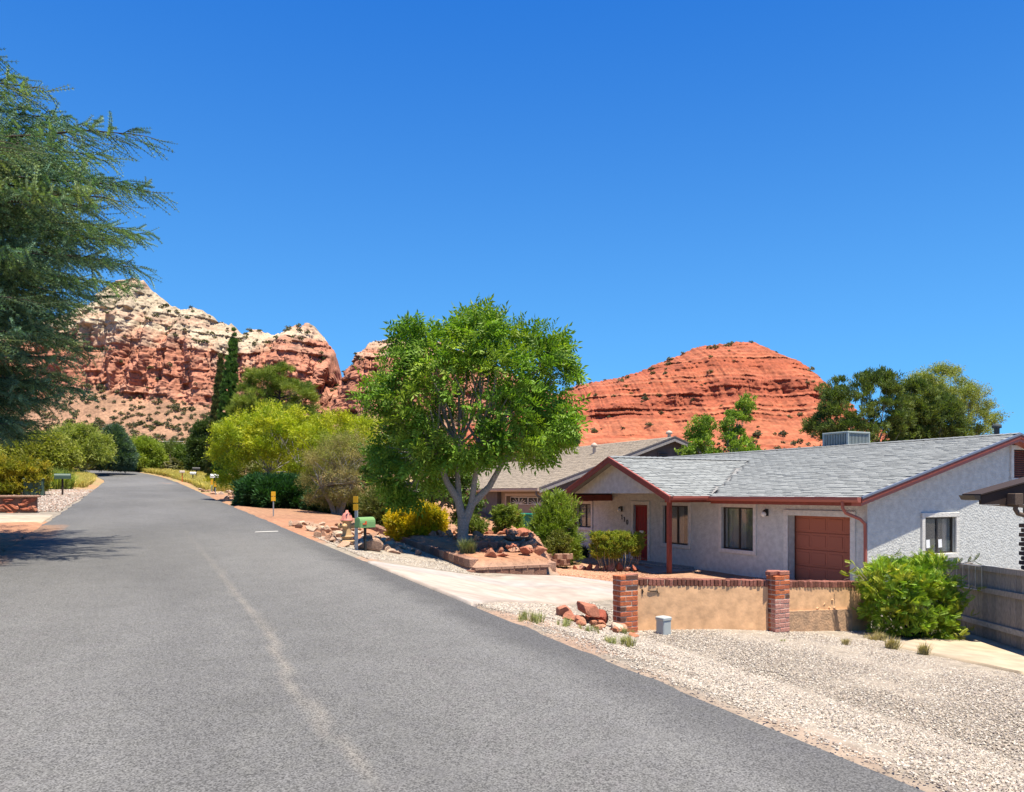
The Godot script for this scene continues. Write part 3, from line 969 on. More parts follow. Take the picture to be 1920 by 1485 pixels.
	for q in 14:
		for side in 2:
			mb = MB.new()
			var t := -0.44 + q * 0.0677
			if side == 0: mb.box(Vector3(-0.51, 0.14, t - 0.014), Vector3(-0.485, 0.56, t + 0.014))
			else: mb.box(Vector3(t - 0.014, 0.14, 0.485), Vector3(t + 0.014, 0.56, 0.51))
			part("slat", mb, M.ac, ac)

func make_tan_house() -> void:
	var h := thing("tan_house", "tan house with brown shingle roof and sunburst garage windows beyond the grey house", "house", Vector3.ZERO)
	var S := Vector3(0, 0, -1)
	var fx := 18.0
	var s0 := 32.9
	var mb := MB.new()
	panel(mb, Vector3(fx, 0, 0), S, Vector3.UP, Vector3(0.22, 0, 0), [s0, 50.0], [-1.0, 1.95], [[33.15, 37.4, -0.44, 1.46]])
	part("front_wall", mb, M.tan_wall, h)
	mb = MB.new()
	mb.cbox(Vector3(fx - 0.25, -1.0, -39.6), Vector3(fx - 0.003, 1.78, -38.1), 0.01)
	part("front_pier", mb, M.grey_wall, h)
	var eave := Vector3(17.4, 1.86, 0)
	var ridge := Vector3(25.4, 4.56, 0)
	var rear := Vector3(33.4, 1.86, 0)
	mb = MB.new()
	mb.prism([Vector3(fx, -1.0, -s0), Vector3(32.8, -1.0, -s0), Vector3(32.8, 1.85, -s0), Vector3(25.4, 4.42, -s0), Vector3(fx, 1.95, -s0)], S * 0.2)
	mb.prism([Vector3(fx + 0.23, -1.0, -50), Vector3(32.8, -1.0, -50), Vector3(32.8, 1.85, -50), Vector3(25.4, 4.42, -50), Vector3(fx + 0.23, 1.95, -50)], S * -0.2)
	part("gable_wall", mb, M.grey_wall, h)
	mb = MB.new()
	mb.prism([eave + S * 32.55, ridge + S * 32.55, ridge + S * 32.55 - Vector3(0, 0.14, 0), eave + S * 32.55 - Vector3(0, 0.14, 0)], S * 18)
	mb.prism([ridge + S * 32.55 + Vector3(0.002, 0, 0), rear + S * 32.55, rear + S * 32.55 - Vector3(0, 0.14, 0), ridge + S * 32.55 + Vector3(0.002, -0.14, 0)], S * 18)
	var roof := part("roof", mb, M.roof_under, h)
	var up := (ridge - eave).normalized()
	var tones := []
	for k in [0.88, 0.95, 1.0, 1.05, 1.1]: tones.append(Color(0.40, 0.335, 0.26) * k)
	shingles(roof, eave + S * 32.55 + Vector3(0, 0.004, 0), S, up, 18, 8.44, func(_p: Vector3) -> bool: return true, tones, 0, 14)
	for q in [eave, rear]:
		mb = MB.new()
		mb.prism([q + S * 32.52 + Vector3(0, -0.24, 0), ridge + S * 32.52 + Vector3(0, -0.24, 0), ridge + S * 32.52 + Vector3(0, -0.01, 0), q + S * 32.52 + Vector3(0, -0.01, 0)], S * 0.028)
		part("rake_fascia", mb, M.fascia_grey, roof)
		mb = MB.new()
		mb.prism([q + S * 32.50 + Vector3(0, -0.03, 0), ridge + S * 32.50 + Vector3(0, -0.03, 0), ridge + S * 32.50 + Vector3(0, 0.035, 0), q + S * 32.50 + Vector3(0, 0.035, 0)], S * 0.07)
		part("drip_edge", mb, M.grey_wall, roof)
	mb = MB.new()
	mb.prism([Vector3(17.4, 1.70, -32.55), Vector3(17.31, 1.70, -32.55), Vector3(17.28, 1.76, -32.55), Vector3(17.28, 1.85, -32.55), Vector3(17.4, 1.85, -32.55)], S * 18)
	part("gutter", mb, M.tan_trim, roof)
	mb = MB.new()
	mb.tube([Vector3(17.34, 1.72, -32.75), Vector3(17.34, 1.55, -32.75), Vector3(17.5, 1.42, -32.78), Vector3(17.85, 1.32, -32.85), Vector3(17.94, 1.2, -32.86), Vector3(17.94, -0.4, -32.86)], [0.05, 0.05, 0.05, 0.05, 0.05, 0.05], 8)
	part("downspout", mb, M.grey_wall, roof)
	mb = MB.new()
	mb.box(Vector3(17.42, 1.69, -50.5), Vector3(fx - 0.002, 1.715, -32.9))
	part("soffit", mb, M.tan_trim, roof)
	frame_parts("garage_trim", h, M.tan_trim, Vector3(fx, -0.44, -37.4), Vector3(fx, 1.46, -33.15), Vector3(0, 0, 1), Vector3.UP, Vector3(-1, 0, 0), 0.14, 0.04, false)
	mb = MB.new()
	mb.box(Vector3(fx + 0.25, -0.6, -37.6), Vector3(fx + 0.30, 1.7, -32.95))
	var door := part("garage_door", mb, M.tan_door, h)
	for i in 4:
		mb = MB.new()
		mb.cbox(Vector3(fx + 0.22, -0.44 + i * 0.478, -37.5), Vector3(fx + 0.252, -0.44 + i * 0.478 + 0.465, -33.05), 0.01)
		part("door_panel", mb, M.tan_door, door)
	for k in 4:   # four sunburst lights in the top panel
		var z0 := -37.32 + k * 1.04
		mb = MB.new()
		mb.box(Vector3(fx + 0.205, 1.04, z0), Vector3(fx + 0.219, 1.38, z0 + 0.94))
		var lite := part("sunburst_window", mb, M.black, door)
		mb = MB.new()
		mb.xf = Transform3D(Basis(), Vector3(fx + 0.19, 1.04, z0))
		mb.box(Vector3(0, -0.03, -0.02), Vector3(0.02, 0.0, 0.96)); mb.box(Vector3(0, 0.34, -0.02), Vector3(0.02, 0.38, 0.96))
		mb.box(Vector3(0, 0, -0.04), Vector3(0.02, 0.34, 0)); mb.box(Vector3(0, 0, 0.94), Vector3(0.02, 0.34, 0.98))
		var mir := k % 2 == 1
		for a in [0.28, 0.65, 1.05]:
			var from := Vector3(0.01, 0.0, 0.0 if mir else 0.94)
			var to := from + Vector3(0, sin(a) * 0.33, cos(a) * 0.85 * (1.0 if mir else -1.0))
			mb.tube([from, to], [0.026, 0.026], 4, false)
		part("muntin", mb, M.white, lite)
	for x in [24.55, 25.75]:
		mb = MB.new()
		mb.box(Vector3(x, 3.0, -s0), Vector3(x + 0.65, 3.75, -s0 + 0.05))
		var vent := part("gable_vent", mb, M.grey_wall, h)
		for k in 6:
			mb = MB.new()
			mb.xf = Transform3D(Basis.from_euler(Vector3(0.6, 0, 0)), Vector3(x + 0.05, 3.08 + k * 0.118, -s0 + 0.07))
			mb.box(Vector3(0, -0.006, -0.045), Vector3(0.55, 0.006, 0.045))
			part("louvre", mb, M.ac_dark, vent)
	for q in [[23.2, 36.9, 0.62], [25.7, 33.4, 0.5]]:
		var y := 1.86 + 0.3375 * (minf(q[0], 50.8 - q[0]) - 17.4)
		mb = MB.new()
		mb.lathe([[0.09, y - 0.2], [0.09, y + q[2] * 0.6], [0.17, y + q[2] * 0.62], [0.17, y + q[2] * 0.85], [0.03, y + q[2]]], 12, Transform3D(Basis(), Vector3(q[0], 0, -q[1])))
		part("roof_vent", mb, M.tan_trim, h)

# ------------------------------------------------------------------ brick and plaster garden wall
func make_garden_wall() -> void:
	var kit := func(size: Vector3) -> ArrayMesh:
		var b := MB.new()
		b.cbox(-size / 2, size / 2, 0.006)
		return b.mesh()
	var stretcher: ArrayMesh = kit.call(Vector3(0.196, 0.060, 0.096))
	var header: ArrayMesh = kit.call(Vector3(0.096, 0.060, 0.096))
	var r := RandomNumberGenerator.new()
	r.seed = 77
	var wall := thing("garden_wall", "low tan plaster wall between two red brick pillars, brick coping on top", "wall", Vector3.ZERO)
	var reds := [M.brick, M.brick, M.brick_b, M.brick_c]
	var pillars := [[6.10, 9.02, 12, -0.42], [8.77, 8.80, 13, -0.60]]
	for pi in 2:
		var q: Array = pillars[pi]
		var n: int = q[2]
		var y0: float = q[3]
		var core := MB.new()
		core.box(Vector3(q[0] + 0.008, y0 - 0.2, -q[1] - 0.194), Vector3(q[0] + 0.292, y0 + n * 0.0725 - 0.012, -q[1] - 0.008))
		var pil := part("pillar", core, M.mortar, wall)
		for k in n:
			var y := y0 + (k + 0.5) * 0.0725
			for row in 2:
				var flip := (k + row) % 2 == 0
				for bi in 2:
					var long := (bi == 0) == flip
					var xx: float = q[0] + (0.1 if flip else 0.05) if bi == 0 else q[0] + (0.252 if flip else 0.20)
					var m: Material = reds[r.randi() % 4]
					if pi == 1 and k < 8 and row == 0: m = M.brick_lime if k > 0 and r.randf() < 0.85 else M.brick_b
					if r.randf() < 0.06: m = M.brick_burnt
					var o := Vector3(xx + r.randf_range(-0.003, 0.003), y + r.randf_range(-0.002, 0.002), -q[1] - 0.05 - 0.1 * row + r.randf_range(-0.004, 0.004))
					var turn := Basis.from_euler(Vector3(r.randf_range(-0.02, 0.02), r.randf_range(-0.03, 0.03), 0))
					part("brick", stretcher if long else header, m, pil, Transform3D(turn, o))
		# loose bricks on top
		var top := y0 + n * 0.0725 + 0.034
		if pi == 0: part("brick", stretcher, M.coping, pil, Transform3D(Basis.from_euler(Vector3(0, 0.35, 0.0)), Vector3(q[0] + 0.33, top - 0.066, -q[1] - 0.2)))
		else:
			part("brick", stretcher, M.coping_b, pil, Transform3D(Basis.from_euler(Vector3(0, 0.2, 0)), Vector3(q[0] + 0.02, top, -q[1] - 0.1)))
			part("brick", stretcher, M.coping, pil, Transform3D(Basis.from_euler(Vector3(0, -0.04, 0)), Vector3(q[0] + 0.21, top, -q[1] - 0.06)))
			part("brick", stretcher, M.coping, pil, Transform3D(Basis.from_euler(Vector3(0, -0.5, 0)), Vector3(q[0] + 0.15, top, -q[1] - 0.19)))
	# plaster runs and their rowlock copings
	var rowlock: ArrayMesh = kit.call(Vector3(0.060, 0.098, 0.215))
	var runs := [[6.412, 8.768, 9.12, 8.95, 0.385, 0.265], [9.088, 11.35, 8.96, 9.20, 0.235, 0.085]]
	for ri in 2:
		var q: Array = runs[ri]
		var front := []
		var back := []
		var rows := []
		var n := 40
		for j in 14:
			var row := PackedVector3Array()
			for i in n + 1:
				var t := float(i) / n
				var x := lerpf(q[0], q[1], t)
				var top := lerpf(q[4], q[5], t) - 0.10
				var y := lerpf(-1.05, top, j / 13.0)
				var z := -lerpf(q[2], q[3], t) + 0.012 * noise.get_noise_2d(x * 60, y * 60) + 0.01 * noise.get_noise_2d(x * 20, y * 30)
				row.push_back(Vector3(x, y, z))
			rows.append(row)
		var mb := MB.new()
		mb.grid(rows)
		var rb := []
		for j in 14:
			var row := PackedVector3Array()
			for i in n + 1:
				var p: Vector3 = rows[13 - j][i]
				row.push_back(p + Vector3(0, 0, -0.2))
			rb.append(row)
		mb.grid(rb)
		for i in n:
			mb.quad(rows[13][i], rows[13][i + 1], rb[0][i + 1], rb[0][i])
		for e in [0, n]:
			for j in 13: mb.out([rows[j][e], rows[j + 1][e], rb[12 - j][e], rb[13 - j][e]], Vector3((q[0] + q[1]) / 2, 0, -9.1))
		var run := part("plaster_run", mb, M.adobe, wall)
		var count := int((q[1] - q[0]) / 0.0705)
		for k in count:
			var t := (k + 0.5) / count
			var o := Vector3(lerpf(q[0], q[1], t), lerpf(q[4], q[5], t) - 0.05 + r.randf_range(-0.006, 0.004), -lerpf(q[2], q[3], t) - 0.095 + r.randf_range(-0.006, 0.006))
			part("brick", rowlock, [M.brick_dark, M.coping_b, M.brick_dark][r.randi() % 3], run, Transform3D(Basis.from_euler(Vector3(r.randf_range(-0.03, 0.03), r.randf_range(-0.03, 0.03), r.randf_range(-0.06, 0.03))), o))
		mb = MB.new()
		for k in 12:
			pass
		mb.prism([Vector3(q[0], q[4] - 0.1, -q[2] - 0.01), Vector3(q[1], q[5] - 0.1, -q[3] - 0.01), Vector3(q[1], q[5] - 0.012, -q[3] - 0.01), Vector3(q[0], q[4] - 0.012, -q[2] - 0.01)], Vector3(0, 0, -0.18))
		part("mortar_bed", mb, M.mortar, run)
	# the exposed grey footing of the right-hand run, with broken plaster above it
	var ft := MB.new()
	ft.xf = Transform3D()
	ft.prism([Vector3(9.09, -1.0, -8.93), Vector3(10.80, -1.0, -9.11), Vector3(10.80, -0.335, -9.11), Vector3(9.09, -0.235, -8.93)], Vector3(0, 0, -0.1))
	part("footing", ft, M.footing, wall)
	for q in [[9.92, -0.255, 0.05], [10.22, -0.27, 0.03], [10.36, -0.275, 0.055], [10.1, -0.20, 0.03], [10.3, -0.15, 0.03]]:
		part("plaster_scab", rocks[int(q[0] * 100) % 8], M.adobe, wall, Transform3D(Basis.from_scale(Vector3(q[2], q[2] * 0.6, 0.02)), Vector3(q[0], q[1], -8.96 - (q[0] - 9.09) * 0.107)))
	var br := MB.new()
	br.tube([Vector3(6.52, 0.235, -9.10), Vector3(6.54, 0.20, -9.098), Vector3(6.53, 0.16, -9.10)], [0.008, 0.011, 0.004], 6)
	br.tube([Vector3(6.62, 0.215, -9.09), Vector3(6.66, 0.195, -9.088), Vector3(6.76, 0.195, -9.083), Vector3(6.78, 0.23, -9.083)], [0.006, 0.008, 0.008, 0.007], 6)
	br.tube([Vector3(6.77, 0.21, -9.083), Vector3(6.79, 0.165, -9.082), Vector3(6.82, 0.15, -9.082)], [0.007, 0.006, 0.003], 6)
	part("iron_bracket", br, M.dark_frame, wall)

# ------------------------------------------------------------------ board fence, carport
func make_fence() -> void:
	var a := Vector2(13.93, 10.36)
	var b := Vector2(10.5, 4.75)
	var dir := (b - a).normalized()
	var long := (b - a).length()
	var f := thing("board_fence", "weathered dark board fence with three rails behind the leafy green bush", "fence", Vector3.ZERO)
	var u := Vector3(dir.x, 0, -dir.y)
	var nrm := Vector3(-u.z, 0, u.x)
	if nrm.x > 0: nrm = -nrm
	var r := RandomNumberGenerator.new()
	r.seed = 5
	var high := 1.27
	var base := func(t: float) -> float: return gy(a.x + dir.x * t, a.y + dir.y * t)
	var sag := func(t: float) -> float: return 0.335 + 0.03 * t
	var n := int(long / 0.14)
	for k in n:
		var t := k * 0.14
		var mb := MB.new()
		var y1: float = sag.call(t) + r.randf_range(-0.008, 0.008)
		mb.xf = Transform3D(Basis(u, Vector3.UP, nrm), Vector3(a.x, 0, -a.y) + u * t)
		mb.cbox(Vector3(0.003, base.call(t) - 0.05, -0.02), Vector3(0.136, y1, r.randf_range(-0.003, 0.004)), 0.003)
		part("board", mb, [M.fence, M.fence_b, M.fence_c][r.randi() % 3], f)
	for row in 3:
		for seg in 3:
			var t0 := seg * long / 3.0
			var t1 := (seg + 1) * long / 3.0 - 0.01
			var mb := MB.new()
			var off: float = [-0.08, -0.43, -0.98][row]
			var p0 := Vector3(a.x, sag.call(t0) + off, -a.y) + u * t0 + nrm * 0.006
			var p1 := Vector3(a.x, sag.call(t1) + off, -a.y) + u * t1 + nrm * 0.006
			mb.prism([p0, p1, p1 + Vector3(0, 0.085, 0), p0 + Vector3(0, 0.085, 0)], nrm * 0.038)
			part("rail", mb, M.fence_c if row < 2 or seg != 1 else M.fascia_grey, f)
	for k in 4:
		var t := k * (long - 0.1) / 3.0
		var mb := MB.new()
		mb.xf = Transform3D(Basis(u, Vector3.UP, nrm), Vector3(a.x, 0, -a.y) + u * t)
		mb.cbox(Vector3(0, base.call(t) - 0.2, -0.115), Vector3(0.09, sag.call(t) + 0.02, -0.025), 0.006)
		part("post", mb, M.fence_b, f)
	# wire trellis leaning on the rails
	var tr := thing("wire_trellis", "pale wire trellis panel hung on the dark board fence", "trellis", Vector3.ZERO)
	for k in 10:
		var t := 1.0 + k * 0.21
		var mb := MB.new()
		var p := Vector3(a.x, 0, -a.y) + u * t + nrm * 0.055
		mb.tube([p + Vector3(0, sag.call(t) - 0.40, 0), p + Vector3(0, sag.call(t) - 0.01, 0)], [0.006, 0.006], 5)
		part("wire", mb, M.galv, tr)
	for off in [-0.40, -0.01]:
		var mb := MB.new()
		mb.tube([Vector3(a.x, sag.call(1.0) + off, -a.y) + u * 1.0 + nrm * 0.06, Vector3(a.x, sag.call(2.9) + off, -a.y) + u * 2.9 + nrm * 0.06], [0.007, 0.007], 5)
		part("wire", mb, M.galv, tr)
	# the corner of the neighbouring carport
	var cp := thing("carport", "corner of a dark timber carport with brick column at the right edge", "carport", Vector3.ZERO, -TURN)
	var mb := MB.new()
	mb.prism([Vector3(7.22, 1.43, -11.9), Vector3(12.5, 1.43, -11.9), Vector3(12.5, 3.0, -11.9), Vector3(7.22, 1.565, -11.9)], Vector3(0, 0, -0.06))
	part("rake_board", mb, M.dark_wood, cp)
	mb = MB.new()
	mb.prism([Vector3(7.2, 1.57, -11.87), Vector3(12.5, 3.02, -11.87), Vector3(12.5, 3.06, -11.87), Vector3(7.2, 1.59, -11.87)], Vector3(0, 0, -0.5))
	part("roof", mb, M.dark_wood, cp)
	mb = MB.new()
	mb.prism([Vector3(7.22, 1.425, -11.99), Vector3(12.4, 1.06, -11.99), Vector3(12.4, 1.426, -11.99)], Vector3(0, 0, 0.09))
	part("lower_board", mb, M.old_wood, cp)
	mb = MB.new()
	mb.cbox(Vector3(7.62, 1.42, -12.1), Vector3(7.75, 1.60, -11.72), 0.008)
	part("beam_end", mb, M.old_wood, cp)
	mb = MB.new()
	mb.prism([Vector3(7.2, 1.49, -11.88), Vector3(7.13, 1.50, -11.88), Vector3(7.09, 1.57, -11.88), Vector3(7.2, 1.57, -11.88)], Vector3(0, 0, -0.4))
	part("gutter", mb, M.dark_frame, cp)
	mb = MB.new()
	mb.tube([Vector3(7.70, 1.45, -11.80), Vector3(7.68, 1.36, -11.80), Vector3(7.72, 1.29, -11.80), Vector3(7.9, 1.24, -11.80), Vector3(8.0, 1.2, -11.80)], [0.035, 0.035, 0.035, 0.035, 0.035], 8)
	part("downspout", mb, M.old_wood, cp)
	mb = MB.new()
	mb.cbox(Vector3(11.9, -1.2, -12.1), Vector3(12.1, 2.85, -11.98), 0.01)
	part("post", mb, M.dark_wood, cp)
	mb = MB.new()
	mb.cbox(Vector3(8.0, 1.28, -12.12), Vector3(12.3, 1.42, -12.0), 0.01)
	part("tie_beam", mb, M.dark_wood, cp)
	var kitb := MB.new()
	kitb.cbox(Vector3(-0.097, -0.03, -0.047), Vector3(0.097, 0.03, 0.047), 0.006)
	var bm := kitb.mesh()
	mb = MB.new()
	mb.box(Vector3(7.998, -1.2, -12.08), Vector3(8.38, 1.42, -11.71))
	var colm := part("column", mb, M.black, cp)
	for k in 28:
		for j in 2:
			part("brick", bm, M.dark_brick, colm, Transform3D(Basis(), Vector3(8.11 + 0.2 * j - (0.05 if k % 2 else 0.0), -0.86 + k * 0.0725, -11.70)))
		for j in 2:
			part("brick", bm, M.dark_brick, colm, Transform3D(Basis.from_euler(Vector3(0, PI / 2, 0)), Vector3(7.99, -0.86 + k * 0.0725, -11.78 - 0.2 * j - (0.05 if k % 2 else 0.0))))

# ------------------------------------------------------------------ far cliffs
func relief(called: String, sil: Array, zc: float, foot: float, base: float, nc: int, nr: int, prof: Array, layer: float, amp: float, butt: float, paint: Callable, brush: Callable, brush_n: int, brush_lo: float, brush_hi: float, seed_: int) -> void:
	# a rock face built from its skyline: talus, cliff and crown set back one above the other, with bedding ledges
	var xs := []
	for p in sil: xs.append([(p[0] - 960.0) / 1450.0 * zc, (925.0 - p[1]) / 1450.0 * zc + EYE])
	var x0: float = xs[0][0]
	var x1: float = xs[-1][0]
	var lean := PackedFloat32Array()
	var rows := []
	var cols := []
	var tops := []
	for j in nc + 1:
		var x := lerpf(x0, x1, float(j) / nc)
		tops.append(lerps(x, xs) + noise.get_noise_2d(x * 12.0 * 400.0 / zc, seed_ * 50.0) * zc * (0.0018 if seed_ == 3 else 0.005) + fine.get_noise_2d(x * 30.0, seed_ * 9.0) * zc * 0.0015)
	for i in nr + 9:
		var row := PackedVector3Array()
		var cr := PackedColorArray()
		for j in nc + 1:
			var x := lerpf(x0, x1, float(j) / nc)
			var top: float = tops[j]
			var f := minf(float(i) / nr, 1.0)
			var y := lerpf(base, top, f)
			var back := lerps(f, prof) * (zc - foot)
			var k := zc / 900.0
			var yy := y + 9.0 * k * noise.get_noise_2d(x / k * 0.8, 70.0 + seed_)
			var li := floorf(yy / layer + 0.35 * noise.get_noise_2d(x / k * 1.5, y / k * 1.5))
			var rl := fposmod(sin(li * 127.1 + seed_) * 43758.5, 1.0)
			var ledge := (rl - 0.5) * amp * 1.3 + amp * 1.3 * noise.get_noise_2d(x / k * 2.4, li * 91.0)
			ledge += 0.5 * amp * fine.get_noise_2d(x / k * 7.0, li * 57.0)
			var b := noise.get_noise_2d(x / k * 1.3 + 500, y / k * 0.45)
			b = 0.55 - absf(b) * 2.2
			var cliffy := lerps(f, [[0.0, 0.05], [prof[1][0] - 0.06, 0.12], [prof[1][0] + 0.03, 1.0], [0.86, 1.0], [1.0, 0.7]])
			var z := foot + back - cliffy * (ledge + butt * b) - fine.get_noise_2d(x / k * 9.0, y / k * 9.0) * amp * 0.45
			var cleft := absf(noise.get_noise_2d(x / k * 5.5, y / k * 0.7 + 200.0))
			z += cliffy * amp * 0.9 * (1.0 - smoothstep(0.0, 0.07, cleft))
			if i > nr:
				var q := float(i - nr) / 8.0
				z += q * zc * 0.12
				y -= q * q * (top - base) * 0.9
			var tilt: float = (tops[mini(j + 4, nc)] - tops[maxi(j - 4, 0)]) / (8.0 * (x1 - x0) / nc)
			var out_x := clampf(-tilt * 0.7, -1.6, 1.6) * cliffy * (ledge + 0.35 * butt * b + fine.get_noise_2d(y / k * 12.0, x / k * 6.0) * amp * 0.5)
			row.push_back(Vector3(x + (out_x if i <= nr else 0.0), y, -z))
			cr.push_back(paint.call(x / k, y / k, f, rl, (y - base) / maxf(top - base, 1.0)))
		rows.append(row); cols.append(cr)
	var mb := MB.new()
	mb.xf = Transform3D(Basis.from_euler(Vector3(0, -TURN, 0)), Vector3.ZERO)
	mb.grid(rows, cols)
	struct(called, mb, M.rock_face)
	var r := RandomNumberGenerator.new()
	r.seed = seed_
	var xfs := []
	var tints := []
	var tries := 0
	while xfs.size() < brush_n and tries < brush_n * 12:
		tries += 1
		var i := r.randi() % nr
		var j := r.randi() % (nc - 1) + 1
		var p: Vector3 = rows[i][j]
		var slope: float = absf(rows[i + 1][j].z - p.z) / maxf(absf(rows[i + 1][j].y - p.y), 0.01)
		if r.randf() > brush.call(float(i) / nr, slope, p, r): continue
		var z := lerpf(brush_lo, brush_hi, pow(r.randf(), 1.6))
		xfs.append(Transform3D(turned(Vector3(z, z * r.randf_range(0.6, 0.9), z), r, 0.3), mb.xf * (p + Vector3(0, z * 0.25, 0))))
		tints.append(Color(0.11, 0.12, 0.065).lerp(Color(0.19, 0.175, 0.11), r.randf()) * r.randf_range(0.7, 1.2))
	var o := swarm("hillside_shrubs", bush_far, M.needle, self, xfs, tints)
	o.set_meta("kind", "stuff")
	o.set_meta("label", "dark green juniper scrub dotted over the " + ("red dome hill" if seed_ == 3 else ("banded cliffs" if seed_ == 1 else "right-hand rock spire")))
	o.set_meta("category", "shrubs")

var bush_far: ArrayMesh

func make_cliffs() -> void:
	var mb := MB.new()   # a coarse shrub of leaf shards
	var r := RandomNumberGenerator.new()
	r.seed = 9
	for k in 46:
		var d := Vector3(r.randfn(), absf(r.randfn()) * 0.8 - 0.2, r.randfn()).normalized()
		var p := d * r.randf_range(0.3, 0.95)
		var u := Vector3(r.randfn(), r.randfn(), r.randfn()).normalized() * 0.36
		var w := d.cross(u).normalized() * 0.3
		mb.tri(p - u, p + w + d * 0.15, p + u)
		mb.tri(p - w, p + d * 0.3, p + w)
	bush_far = mb.mesh()
	var cream := Color(0.58, 0.475, 0.34)
	var red := Color(0.51, 0.22, 0.14)
	var soil := Color(0.46, 0.27, 0.17)
	var paint := func(x: float, y: float, f: float, rl: float, _h: float) -> Color:
		var b := 168.0 + 55.0 * noise.get_noise_2d(x * 0.6, 12.0) + 22.0 * noise.get_noise_2d(x * 3.0, y * 3.0) - x * 0.02
		var k := red.lerp(cream, smoothstep(b - 16, b + 22, y + (rl - 0.5) * 26))
		k = k.lerp(red.lerp(cream, 0.35), 0.55 * smoothstep(0.55, 0.7, fposmod(rl * 7.3, 1.0)) * smoothstep(b - 5, b + 10, y))
		k = k.lerp(cream * 0.9, 0.35 * smoothstep(0.75, 0.9, rl) * smoothstep(70, 130, y))
		k = k.lerp(soil, 1.0 - smoothstep(0.30, 0.38, f))
		return k * (0.86 + 0.28 * rl * smoothstep(0.28, 0.4, f) + 0.35 * noise.get_noise_2d(x * 4.0, y * 4.0) + 0.2 * fine.get_noise_2d(x * 11, y * 11) + 0.22 * fine.get_noise_2d(x * 1.6, y * 14.0) * smoothstep(0.28, 0.4, f))
	var sil := [[-700, 640], [-300, 600], [0, 620], [120, 590], [180, 556], [215, 536], [232, 527], [250, 523], [272, 530], [285, 545], [300, 560], [322, 572], [338, 583], [344, 580], [362, 577], [380, 584], [400, 596], [425, 607], [432, 606], [437, 614], [450, 627], [470, 628], [484, 621], [500, 624], [515, 627], [535, 622], [544, 618], [550, 610], [560, 607], [575, 606], [590, 613], [603, 628], [614, 641], [624, 655], [627, 668], [628, 684], [633, 697], [636, 712], [645, 714], [650, 728], [656, 760], [672, 800], [700, 830]]
	var brush := func(f: float, slope: float, p: Vector3, rr: RandomNumberGenerator) -> float:
		if f < 0.36: return 0.9 if f < 0.2 else 0.55
		return 0.16 if f > 0.76 else (0.05 if slope > 0.9 else 0.0)
	relief("cliff_ridge", sil, 960, 760, 42, 760, 250, [[0, 0], [0.34, 0.55], [0.74, 0.70], [0.88, 0.85], [1, 1.0]], 8.0, 4.8, 18.0, paint, brush, 2200, 2.0, 4.6, 1)
	var sil2 := [[600, 830], [622, 790], [640, 757], [652, 740], [658, 724], [661, 706], [663, 690], [670, 676], [680, 662], [690, 650], [700, 643], [706, 638], [716, 640], [740, 634], [770, 640], [800, 636], [850, 652], [900, 676], [960, 700], [1040, 742], [1100, 790], [1180, 850]]
	relief("rock_spire", sil2, 900, 740, 42, 420, 200, [[0, 0], [0.30, 0.5], [0.76, 0.66], [0.9, 0.84], [1, 1.0]], 7.0, 4.6, 15.0, paint, brush, 700, 2.0, 4.5, 2)
	var fire := Color(0.42, 0.112, 0.052)
	var paint2 := func(x: float, y: float, f: float, rl: float, h: float) -> Color:
		var k := fire.lerp(Color(0.47, 0.175, 0.09), 0.7 * smoothstep(0.5, 1.0, rl))
		k = k.lerp(Color(0.34, 0.085, 0.045), 0.6 * smoothstep(0.42, 0.50, f) * (1.0 - smoothstep(0.60, 0.68, f)))
		return k * (0.88 + 0.25 * rl + 0.3 * noise.get_noise_2d(x * 4.0, y * 4.0) + 0.2 * fine.get_noise_2d(x * 11, y * 14) + 0.34 * fine.get_noise_2d(x * 1.6, y * 42.0))
	var sil3 := [[860, 800], [980, 770], [1040, 742], [1085, 722], [1110, 717], [1160, 709], [1190, 700], [1215, 691], [1230, 684], [1270, 669], [1305, 652], [1325, 647], [1345, 646], [1380, 643], [1412, 644], [1432, 650], [1450, 658], [1465, 670], [1485, 691], [1505, 718], [1525, 741], [1550, 764], [1570, 800], [1590, 850], [1640, 880]]
	var brush2 := func(f: float, slope: float, p: Vector3, rr: RandomNumberGenerator) -> float:
		if f < 0.2: return 0.6
		if f > 0.93: return 0.5 if p.x < 160 else 0.12
		return 0.09 if slope > 0.6 else 0.012
	relief("red_dome", sil3, 480, 340, 14, 560, 210, [[0, 0], [0.30, 0.30], [0.50, 0.50], [0.60, 0.53], [0.85, 0.76], [1, 1.0]], 1.5, 1.05, 6.5, paint2, brush2, 330, 0.8, 2.3, 3)

# ------------------------------------------------------------------ foliage kit
func leaf(mb: MB, at: Vector3, dir: Vector3, side: Vector3, long: float, wide: float, fold := 0.25) -> void:
	# a pointed leaf of four faces, folded along its midrib and bent down
	var nrm := dir.cross(side).normalized()
	var mid := at + dir * long * 0.45
	var tip := at + dir * long - nrm * long * 0.12
	var l := mid + side * wide * 0.5 + nrm * wide * fold
	var r := mid - side * wide * 0.5 + nrm * wide * fold
	mb.tri(at, mid, l); mb.tri(mid, tip, l)
	mb.tri(at, r, mid); mb.tri(r, tip, mid)

func leaf2(mb: MB, at: Vector3, dir: Vector3, side: Vector3, long: float, wide: float) -> void:
	var mid := at + dir * long * 0.5
	mb.tri(at, mid + side * wide * 0.5, at + dir * long)
	mb.tri(at, at + dir * long, mid - side * wide * 0.5)

func rv(r: RandomNumberGenerator) -> Vector3:
	return Vector3(r.randfn(), r.randfn(), r.randfn()).normalized()

var K := {}

